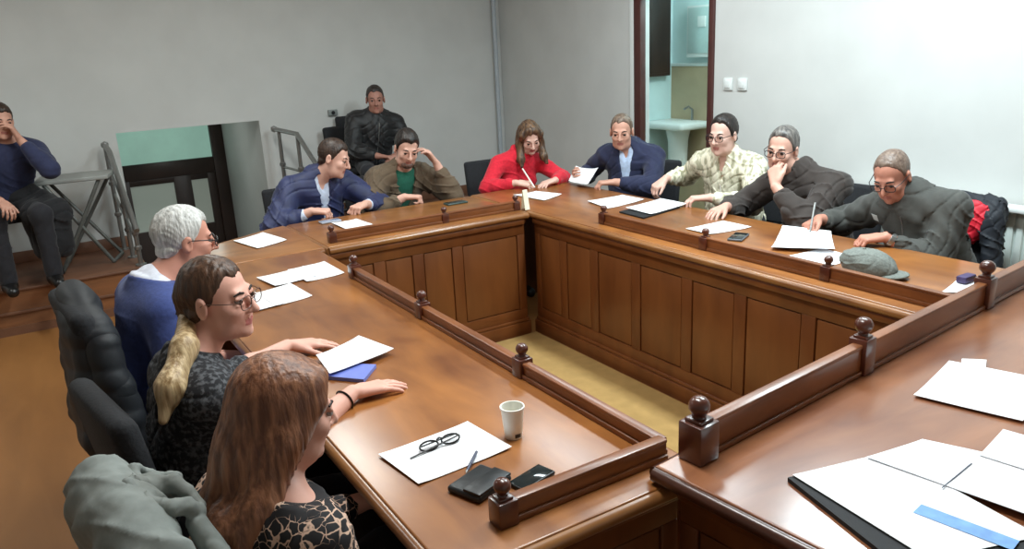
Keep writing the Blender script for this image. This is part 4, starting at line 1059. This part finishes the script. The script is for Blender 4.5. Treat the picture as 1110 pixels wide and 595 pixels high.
# --- man in blue puffer jacket (far table, left)
p = person('person', (1.62, 5.24, 0), 'man in blue puffer jacket sitting at the left end of the far table', GP, hip=(1.62, 5.24, .58), yaw=-86, SC=(1.63, 5.08, 1.00), HC=(1.73, 4.97, 1.145), hyaw=-42, hpitch=18, hroll=-6, tone=SK1, sw=.185, belly=.03,
           arms=dict(R=dict(w=(1.50, 4.86, .845), e=(1.22, 4.9, .66), d=(.85, -.5, -.05), n=(.1, .1, -1), curl=.75, tc=.6), L=dict(w=(1.85, 4.82, .845), e=(2.15, 5.0, .70), d=(-.85, -.45, -.05), n=(-.1, .1, -1), curl=.75, tc=.6)))
garment(p, 'shirt', fab('pale_blue_shirt', (196, 206, 226)), off=.006, collar=.014, neck=.05, open_w=.02, open_d=.02, cuff=.04, seed=1, amp=.001)
garment(p, 'puffer_jacket', fab('blue_puffer', (30, 38, 78), scale=16, rough=.6, noise=.2), off=.020, collar=.020, neck=.055, open_w=.045, open_d=.20, cuff=.07, puff=.012, seed=2, amp=.006, freq=30)
trousers(p, F_TROU, F_SHOE)
hair(p, [('+', hair_short(p['HC'], p['hA'], 1., .011, .070), 0)], hairmat('hair_darkbrown', (40, 28, 22), (66, 48, 38)))
# --- man in brown coat, hand at temple
p = person('person', (2.21, 5.30, 0), 'man in brown coat and green shirt leaning head on his hand', GP, hip=(2.21, 5.30, .57), yaw=-88, SC=(2.24, 5.10, .985), HC=(2.255, 4.99, 1.15), hyaw=-100, hpitch=20, hroll=-8, tone=SK1, sw=.18,
           arms=dict(R=dict(w=(2.15, 4.86, .845), e=(1.92, 4.95, .72), d=(.9, -.45, -.05), n=(.1, -.1, -1), curl=.85, tc=.7), L=dict(w=(2.445, 4.93, 1.03), e=(2.62, 4.70, .76), d=(-.50, .08, .85), n=(-.85, .2, -.4), curl=.3)))
garment(p, 'shirt', fab('green_shirt', (22, 92, 72)), off=.006, neck=.045, cuff=.06, seed=3, amp=.001)
garment(p, 'coat', fab('brown_coat', (92, 76, 58), scale=30), off=.020, neck=.05, collar=.018, open_w=.075, open_d=.34, cuff=.06, seed=4, amp=.005, puff=.006)
trousers(p, F_TROU, F_SHOE)
hair(p, [('+', hair_short(p['HC'], p['hA'], 1., .018, .070, seed=2), 0)], hairmat('hair_black', (26, 22, 20), (48, 38, 34)))
hair(p, [('+', Ell(p['L'](0, .050, -.088), (.046, .042, .034), p['hA']), 0), ('-', Ell(p['L'](0, .09, -.066), (.026, .03, .012), p['hA']), .004), ('-', Ell(p['L'](0, .03, -.05), (.05, .05, .045), p['hA']), .004)], hairmat('beard_dark', (84, 62, 54), (120, 92, 80), (1, 1, 1)), name='beard', disp=wob(.0015, 160, 2), h=.004)
# --- woman in red
p = person('person', (3.20, 5.26, 0), 'woman in red sweater writing with a pen at the far corner', GP, hip=(3.20, 5.26, .57), yaw=-95, SC=(3.20, 5.06, .975), HC=(3.245, 4.95, 1.130), hyaw=-108, hpitch=30, hroll=4, tone=SK2, female=True, sw=.165, hs=.96, lip=(170, 80, 84),
           arms=dict(R=dict(w=(2.985, 4.76, .845), e=(2.70, 4.95, .70), d=(.75, -.55, -.12), n=(.25, .25, -.9), curl=.6, tc=.6), L=dict(w=(3.27, 4.68, .835), e=(3.66, 4.75, .70), d=(-.95, -.15, -.05), n=(0, 0, -1), curl=.25)))
garment(p, 'red_sweater', fab('red_knit', (206, 22, 46), scale=60), off=.012, neck=.055, cuff=.03, seed=5, amp=.0028, freq=24, collar=.010)
trousers(p, fab('black_skirtlike_trousers', (28, 26, 30)), F_SHOE)
C, A, L = p['HC'], p['hA'], p['L']
HR = hairmat('hair_brown_long', (62, 44, 34), (122, 92, 66))
ops = [('+', hair_short(C, A, .96, .014, .074, -.03, -.12, rough=.5), 0)]
for s in (-1, 1):
    sh_ = V(C) + s * .088 * A[0] + V(.0, -.022, -.150)
    ops += [('+', Cap(L(s * .020, .045, .100), L(s * .066, .030, .050), .020, .024), .025), ('+', Cap(L(s * .066, .030, .050), L(s * .080, .010, -.05), .024, .028), .025), ('+', Cap(L(s * .080, .010, -.05), sh_, .030, .030), .03), ('+', Cap(sh_, sh_ + V(s * -.01, -.025, -.05), .028, .012), .02), ('+', Cap(L(s * .05, -.05, .02), L(s * .065, -.07, -.16), .045, .04), .03)]
ops += [('+', Cap(L(0, -.075, .02), L(0, -.085, -.14), .06, .05), .03)]
hair(p, ops, HR, disp=lambda P: .0025 * np.sin(170 * P[0] + 20 * P[2]) * np.sin(120 * P[1] + 15 * P[2]))
r = empty('ballpoint_pen', (3.06, 4.72, TZ), 'white pen held by the woman in red', 'pen')
m = MB(); m.tube([(3.075, 4.655, .812), (3.035, 4.745, .945)], .0055, 8); m.build('barrel', M_CUP, r); m = MB(); m.tube([(3.0775, 4.6495, .804), (3.075, 4.655, .812)], [.001, .0045], 8); m.build('tip', M_STEEL, r)
# --- man in navy jacket, corner
p = person('person', (3.86, 4.46, 0), 'man in navy jacket and light blue shirt holding up a sheet', GP, hip=(3.86, 4.46, .59), yaw=208, SC=(3.74, 4.39, 1.025), HC=(3.65, 4.375, 1.17), hyaw=222, hpitch=10, hroll=0, tone=SK3, sw=.19, belly=.045,
           arms=dict(R=dict(w=(3.48, 4.60, .86), e=(3.66, 4.85, .78), d=(-.9, -.1, .1), n=(.1, -.9, .2), curl=.55, tc=.6), L=dict(w=(3.48, 4.25, .845), e=(3.70, 3.95, .74), d=(-.8, .55, 0), n=(0, 0, -1), curl=.55, tc=.5)))
garment(p, 'shirt', fab('light_blue_shirt', (186, 204, 232)), off=.007, collar=.015, neck=.05, open_w=.016, open_d=.02, cuff=.04, seed=6, amp=.001)
garment(p, 'navy_jacket', fab('navy_cloth', (30, 36, 66)), off=.018, neck=.045, collar=.014, open_w=.05, open_d=.24, cuff=.05, seed=7, amp=.004)
trousers(p, F_TROU, F_SHOE)
hair(p, [('+', hair_short(p['HC'], p['hA'], 1., .008, .080, recede=.012), 0)], hairmat('hair_greybrown', (88, 70, 58), (128, 108, 92)))
# --- man in patterned shirt
def plaid():
    m = mat('cream_patterned_cloth', (222, 216, 190), .85, noise=.05, scale=30); nt = m.node_tree; b = nt.nodes['Principled BSDF']
    tc = nt.nodes.new('ShaderNodeTexCoord'); v = nt.nodes.new('ShaderNodeTexNoise'); v.inputs['Scale'].default_value = 26; v.inputs['Detail'].default_value = 3
    mp = nt.nodes.new('ShaderNodeMapping'); mp.inputs['Scale'].default_value = (1.3, 1.3, .55); nt.links.new(tc.outputs['Object'], mp.inputs[0]); nt.links.new(mp.outputs[0], v.inputs['Vector'])
    r = nt.nodes.new('ShaderNodeValToRGB'); r.color_ramp.elements[0].position = .40; r.color_ramp.elements[0].color = lin(164, 160, 134); r.color_ramp.elements[1].position = .53; r.color_ramp.elements[1].color = lin(232, 226, 202)
    nt.links.new(v.outputs['Fac'], r.inputs[0]); nt.links.new(r.outputs[0], b.inputs['Base Color']); return m
p = person('person', (3.96, 3.56, 0), 'man in cream patterned shirt and glasses looking left', GP, hip=(3.96, 3.56, .59), yaw=195, SC=(3.79, 3.50, 1.045), HC=(3.71, 3.475, 1.20), hyaw=192, hpitch=6, tone=SK2, sw=.185, belly=.035,
           arms=dict(R=dict(w=(3.60, 3.86, .90), e=(3.78, 4.05, .80), d=(-.85, .1, -.45), n=(-.4, .1, -.9), curl=.5, tc=.4), L=dict(w=(3.50, 3.37, .85), e=(3.72, 3.1, .74), d=(-.8, .6, 0), n=(0, 0, -1), curl=.4)))
g = garment(p, 'patterned_shirt', plaid(), off=.014, neck=.05, collar=.015, open_w=.022, open_d=.06, cuff=.03, seed=8, amp=.005)
trousers(p, F_TROU, F_SHOE)
hair(p, [('+', hair_short(p['HC'], p['hA'], 1., .014, .088, seed=4, recede=.004), 0)], hairmat('hair_black', (26, 22, 20), (48, 38, 34)))
specs(p)
zipper(p, g, .80, .004, M_CUP, name='button_placket')
# --- man resting chin on hand
p = person('person', (3.90, 2.85, 0), 'man in dark brown jacket resting his chin on his hand', GP, hip=(3.90, 2.85, .58), yaw=182, SC=(3.72, 2.86, 1.005), HC=(3.62, 2.945, 1.165), hyaw=196, hpitch=8, hroll=-4, tone=SK1, sw=.19, belly=.03,
           arms=dict(R=dict(w=(3.38, 3.13, .845), e=(3.62, 3.35, .72), d=(-.95, -.15, -.08), n=(0, 0, -1), curl=.25, spread=8), L=dict(w=(3.475, 2.86, .985), e=(3.42, 2.66, .70), d=(.25, .35, .9), n=(.75, .3, .35), curl=.55, tc=.5)))
g = garment(p, 'brown_jacket', fab('dark_brown_cloth', (54, 46, 42), scale=24), off=.020, neck=.055, collar=.018, cuff=.05, seed=9, amp=.006, puff=.006)
trousers(p, F_TROU, F_SHOE)
hair(p, [('+', hair_short(p['HC'], p['hA'], 1., .013, .088, seed=5, recede=.006), 0)], hairmat('hair_grey_dark', (74, 70, 68), (122, 116, 110)))
zipper(p, g, 1.0, .0035)
specs(p)
# --- man with watch writing
p = person('person', (3.82, 2.10, 0), 'bald man in dark olive jacket and glasses writing at the right table', GP, hip=(3.82, 2.10, .58), yaw=180, SC=(3.64, 2.16, .985), HC=(3.535, 2.225, 1.105), hyaw=190, hpitch=28, hroll=4, tone=(190, 132, 112), sw=.195, belly=.045,
           arms=dict(R=dict(w=(3.46, 2.56, .85), e=(3.72, 2.70, .74), d=(-.95, -.1, -.1), n=(0, -.3, -.9), curl=.6, tc=.6), L=dict(w=(3.385, 2.13, .845), e=(3.62, 1.90, .70), d=(-.7, .55, -.06), n=(0, .1, -1), curl=.5, tc=.4)))
g = garment(p, 'olive_jacket', fab('dark_olive_cloth', (66, 66, 62), scale=26), off=.020, neck=.05, collar=.018, cuff=.06, seed=10, amp=.006, puff=.006)
trousers(p, F_TROU, F_SHOE)
hair(p, [('+', hair_short(p['HC'], p['hA'], 1., .0055, .090, -.014, -.08, recede=.010), 0)], hairmat('hair_cropped_grey', (98, 80, 70), (128, 108, 94)))
zipper(p, g, 1.0, .0035)
badge(p, g, -.085, p['Ln'] * .72, .022, .009, M_WHITE, 'chest_badge'); badge(p, g, .165, p['Ln'] * .93, .02, .018, M_WHITE, 'shoulder_patch')
specs(p)
sh, E, W = p['J']['L']; d = nrm(W - E); m = MB(); m.lathe([(.031, -.012), (.035, -.010), (.035, .010), (.031, .012), (.031, -.012)], W - d * .022, 20, axis=d); wb = m.build('wristwatch', M_STEEL, p['root'])
c = W - d * .022 + V(0, 0, 1) * .034; m = MB(); m.lathe([(0, 0), (.017, 0), (.017, .006), (0, .007)], c, 16); m.build('watch_face', M_BLACK, wb)
r = empty('ballpoint_pen', (3.33, 2.53, TZ), 'pale pen in the right hand of the bald man writing', 'pen')
m = MB(); m.tube([(3.315, 2.50, .822), (3.40, 2.545, .95)], .005, 8); m.build('barrel', M_STEEL, r); m = MB(); m.tube([(3.311, 2.498, .815), (3.315, 2.50, .822)], [.001, .004], 8); m.build('tip', M_STEEL, r)
# --- man in black on the platform
p = person('person', (2.74, 6.82, PODZ), 'man dressed all in black sitting on the platform by the back wall', GP, hip=(2.72, 6.82, .84), yaw=-98, SC=(2.765, 6.74, 1.235), HC=(2.76, 6.69, 1.395), hyaw=-110, hpitch=6, tone=(176, 126, 110), sw=.19, floor=PODZ, thick=1.05,
           arms=dict(R=dict(w=(2.66, 6.48, .92), e=(2.42, 6.70, .92), d=(.7, -.6, -.1), n=(-.1, -.1, -1), curl=.5), L=dict(w=(2.82, 6.46, .92), e=(3.10, 6.70, .92), d=(-.7, -.55, -.1), n=(.1, -.1, -1), curl=.5)), h=.007)
g = garment(p, 'black_jacket', fab('black_leather_jacket', (22, 22, 24), scale=20, rough=.55), off=.020, neck=.055, collar=.018, cuff=.05, seed=11, amp=.006, puff=.006)
trousers(p, F_TROU, F_SHOE)
hair(p, [('+', hair_short(p['HC'], p['hA'], 1., .008, .074), 0)], hairmat('hair_dark_crop', (38, 32, 30), (64, 56, 52)))
zipper(p, g, 1.0, .0035)
# --- man at far left on the platform
p = person('person', (-.14, 6.70, PODZ), 'man in dark blue sweater with hand on cheek at far left', GP, hip=(-.14, 6.70, .90), yaw=-84, SC=(-.07, 6.56, 1.30), HC=(-.075, 6.48, 1.465), hyaw=-72, hpitch=6, hroll=-8, tone=SK3, sw=.18, floor=PODZ,
           arms=dict(R=dict(w=(-.17, 6.24, .96), e=(-.40, 6.50, 1.0), d=(.3, -.8, -.35), n=(0, -.3, -.9), curl=.4), L=dict(w=(.02, 6.40, 1.335), e=(.20, 6.36, 1.06), d=(-.35, -.02, .93), n=(-.85, .1, -.3), curl=.35)), h=.007)
garment(p, 'blue_sweater', fab('dark_blue_knit', (40, 46, 78)), off=.016, neck=.045, cuff=.05, seed=12, amp=.0028, freq=24)
trousers(p, F_TROU, F_SHOE)
hair(p, [('+', hair_short(p['HC'], p['hA'], 1., .012, .070), 0)], hairmat('hair_darkbrown', (40, 28, 22), (66, 48, 38)))
sdf_mesh('dark_coat', [('+', Cap((-.03, 6.62, .90), (.12, 6.46, .80), .13, .12), 0), ('+', Cap((.10, 6.46, .78), (.14, 6.42, .56), .11, .08), .05), ('+', Cap((.02, 6.40, .82), (.04, 6.36, .58), .10, .09), .05)], .009, fab('black_coat_cloth', (22, 22, 26)), p['root'], disp=wob(.008, 24, 3))
# --- grey-haired man, left table
p = person('person', (.21, 2.93, 0), 'grey-haired man in blue sweater seen from behind at the left table', GP, hip=(.265, 2.93, .575), yaw=8, SC=(.305, 2.94, 1.020), HC=(.445, 2.955, 1.185), hyaw=2, hpitch=8, hroll=0, tone=(204, 146, 126), sw=.185, belly=.05, h=.005, hs=.97,
           arms=dict(R=dict(w=(.50, 2.84, .70), e=(.20, 2.62, .72), d=(.85, .25, -.15), n=(0, 0, -1), curl=.3), L=dict(w=(.50, 3.03, .70), e=(.22, 3.25, .72), d=(.85, -.25, -.15), n=(0, 0, -1), curl=.3)))
garment(p, 'shirt', fab('white_shirt', (222, 226, 238)), off=.005, neck=.040, collar=.011, cuff=.03, seed=13, amp=.001)
garment(p, 'blue_sweater', fab('mid_blue_knit', (62, 78, 138), scale=70), off=.018, neck=.042, cuff=.04, seed=14, amp=.0018, freq=20, tilt=.2)
trousers(p, F_TROU, F_SHOE)
hair(p, [('+', hair_short(p['HC'], p['hA'], .97, .012, .074, -.02, -.085, seed=6), 0)], hairmat('hair_silver', (176, 176, 172), (226, 226, 222)))
specs(p)
# --- woman with ponytail
def knit():
    m = mat('black_white_knit', (30, 30, 34), .9, noise=.1); nt = m.node_tree; b = nt.nodes['Principled BSDF']
    tc = nt.nodes.new('ShaderNodeTexCoord'); v = nt.nodes.new('ShaderNodeTexNoise'); v.inputs['Scale'].default_value = 75; v.inputs['Detail'].default_value = 4; nt.links.new(tc.outputs['Object'], v.inputs['Vector'])
    r = nt.nodes.new('ShaderNodeValToRGB'); r.color_ramp.elements[0].position = .47; r.color_ramp.elements[0].color = lin(28, 28, 32); r.color_ramp.elements[1].position = .62; r.color_ramp.elements[1].color = lin(88, 90, 94)
    nt.links.new(v.outputs['Fac'], r.inputs[0]); nt.links.new(r.outputs[0], b.inputs['Base Color']); return m
p = person('person', (.225, 2.17, 0), 'smiling woman with blonde ponytail and glasses, hands flat on the left table', GP, hip=(.25, 2.17, .575), yaw=6, SC=(.285, 2.20, .980), HC=(.392, 2.20, 1.165), hyaw=-42, hpitch=0, hroll=2, smile=.007, tone=(222, 168, 150), female=True, sw=.17, hs=.97, lip=(190, 112, 106), h=.0045,
           arms=dict(R=dict(w=(.70, 2.085, .832), e=(.46, 1.93, .70), d=(.97, .05, -.06), n=(0, 0, -1), curl=.05, spread=5, thumb=40, tc=.1), L=dict(w=(.66, 2.60, .832), e=(.42, 2.55, .70), d=(.96, -.18, -.06), n=(0, 0, -1), curl=.05, spread=5, tc=.1)))
garment(p, 'knit_sweater', knit(), off=.013, neck=.05, cuff=.04, cuffs=dict(R=.19, L=.14), seed=15, amp=.004, freq=26)
trousers(p, fab('black_jeans', (26, 26, 32)), F_SHOE)
C, A, L = p['HC'], p['hA'], p['L']
strand = lambda P: .0014 * np.sin(230 * (P[0] - .35 * P[2]) + 3 * np.sin(14 * P[2])) * np.sin(190 * (P[1] - .3 * P[2]))
hair(p, [('+', hair_short(C, A, .97, .008, .072, -.02, -.10, rough=.5), 0), ('+', Cap(L(0, -.10, .0), L(-.005, -.115, -.05), .040, .026), .03)], hairmat('hair_brown_smooth', (58, 40, 30), (96, 68, 50)), disp=strand, h=.0045)
t0 = L(-.012, -.118, -.050)
q = [t0, V(.272, 2.12, 1.075), V(.215, 2.055, 1.0), V(.180, 2.03, .925)]
ops = [('+', Cap(q[0], q[1], .022, .030), .02), ('+', Cap(q[1], q[2], .031, .035), .03), ('+', Cap(q[2], q[3], .035, .012), .03)]
hair(p, ops, hairmat('hair_blonde_tail', (150, 122, 84), (216, 190, 148)), name='ponytail', disp=strand, h=.0045)
m = MB(); d = nrm(V(-.35, -.3, -.8)); m.lathe([(.022, -.010), (.030, -.006), (.030, .006), (.022, .010), (.022, -.010)], t0 + d * .004, 16, axis=d); m.build('hair_tie', M_BLACKM, p['root'])
specs(p, mat('brown_frames', (96, 70, 60), .3, noise=.1), rimless=True)
sh, E, W = p['J']['R']; d = nrm(W - E); m = MB(); m.lathe([(.030, -.004), (.034, 0), (.030, .004), (.030, -.004)], W - d * .035, 20, axis=d); m.build('bracelet', M_BLACK, p['root'])
# --- woman with long red hair
def lace():
    m = mat('dark_lace_blouse', (22, 20, 24), .8, noise=.1); nt = m.node_tree; b = nt.nodes['Principled BSDF']
    tc = nt.nodes.new('ShaderNodeTexCoord'); v = nt.nodes.new('ShaderNodeTexVoronoi'); v.feature = 'DISTANCE_TO_EDGE'; v.inputs['Scale'].default_value = 46
    nz = nt.nodes.new('ShaderNodeTexNoise'); nz.inputs['Scale'].default_value = 30; mx = nt.nodes.new('ShaderNodeVectorMath'); mx.operation = 'MULTIPLY_ADD'; mx.inputs[1].default_value = (.03, .03, .03)
    nt.links.new(tc.outputs['Object'], nz.inputs['Vector']); nt.links.new(nz.outputs['Color'], mx.inputs[0]); nt.links.new(tc.outputs['Object'], mx.inputs[2]); nt.links.new(mx.outputs[0], v.inputs['Vector'])
    n2 = nt.nodes.new('ShaderNodeTexNoise'); n2.inputs['Scale'].default_value = 13; nt.links.new(tc.outputs['Object'], n2.inputs['Vector'])
    ad = nt.nodes.new('ShaderNodeMath'); ad.operation = 'MULTIPLY_ADD'; ad.inputs[1].default_value = -.5; nt.links.new(n2.outputs['Fac'], ad.inputs[0]); nt.links.new(v.outputs['Distance'], ad.inputs[2])
    r = nt.nodes.new('ShaderNodeValToRGB'); r.color_ramp.elements[0].position = .0; r.color_ramp.elements[0].color = lin(206, 172, 150); r.color_ramp.elements[1].position = .03; r.color_ramp.elements[1].color = lin(20, 18, 22)
    a2 = nt.nodes.new('ShaderNodeMath'); a2.operation = 'ADD'; a2.inputs[1].default_value = .235; nt.links.new(ad.outputs[0], a2.inputs[0]); nt.links.new(a2.outputs[0], r.inputs[0]); nt.links.new(r.outputs[0], b.inputs['Base Color']); return m
p = person('person', (.215, 1.46, 0), 'woman with long red hair and dark lace blouse, nearest the viewer', GP, hip=(.25, 1.46, .555), yaw=18, SC=(.300, 1.49, .930), HC=(.370, 1.515, 1.090), hyaw=4, hpitch=10, hroll=0, tone=(212, 160, 142), female=True, sw=.165, hs=.93, h=.0045,
           arms=dict(R=dict(w=(.56, 1.33, .66), e=(.30, 1.24, .60), d=(.8, .4, -.2), n=(0, 0, -1), curl=.4), L=dict(w=(.58, 1.72, .70), e=(.34, 1.80, .60), d=(.9, -.3, -.1), n=(0, 0, -1), curl=.4)))
garment(p, 'lace_blouse', lace(), off=.012, neck=.01, cuff=.04, seed=16, amp=.003, freq=26, tilt=.1)
trousers(p, fab('black_jeans', (26, 26, 32)), F_SHOE)
C, A, L = p['HC'], p['hA'], p['L']
W_ = lambda x, y, z: V(C) + V(x, y, z)
ops = [('+', hair_short(C, A, .94, .015, .078, -.02, -.13, rough=.25), 0)]
ops += [('+', Cap(L(0, -.045, .05), L(0, -.075, -.07), .080, .074), .04), ('+', Cap(L(0, -.078, -.07), W_(-.150, .0, -.18), .072, .062), .04), ('+', Cap(W_(-.150, .0, -.18), W_(-.215, -.02, -.36), .062, .040), .03), ('+', Cap(W_(-.16, -.07, -.17), W_(-.225, -.09, -.36), .050, .026), .03)]
for s in (-1, 1):
    ops += [('+', Cap(L(-s * .050, .010, .075), L(-s * .072, -.035, -.03), .036, .034), .03), ('+', Cap(L(-s * .072, -.035, -.03), W_(-.105, s * .092, -.14), .036, .038), .03), ('+', Cap(W_(-.105, s * .092, -.14), W_(-.195, s * .115, -.29), .038, .028), .03)]
    ops += [('+', Cap(L(-s * .030, .055, .093), L(-s * .066, .032, .040), .016, .018), .02), ('+', Cap(L(-s * .066, .032, .040), L(-s * .078, -.005, -.015), .018, .020), .02)]
def strand2(P):
    x, y, z = P; th = np.arctan2(y - C[1] + .05, x - C[0] + .03)
    low = np.clip((C[2] + .07 - z) * 9, .15, 1); return low * (.0016 * np.sin(30 * th + 4 * np.sin(7 * z)) + .0008 * np.sin(95 * th + 9 * z + 2 * np.sin(5 * z)))
hair(p, ops, hairmat('hair_auburn', (98, 60, 42), (158, 108, 78)), disp=strand2, h=.0045)
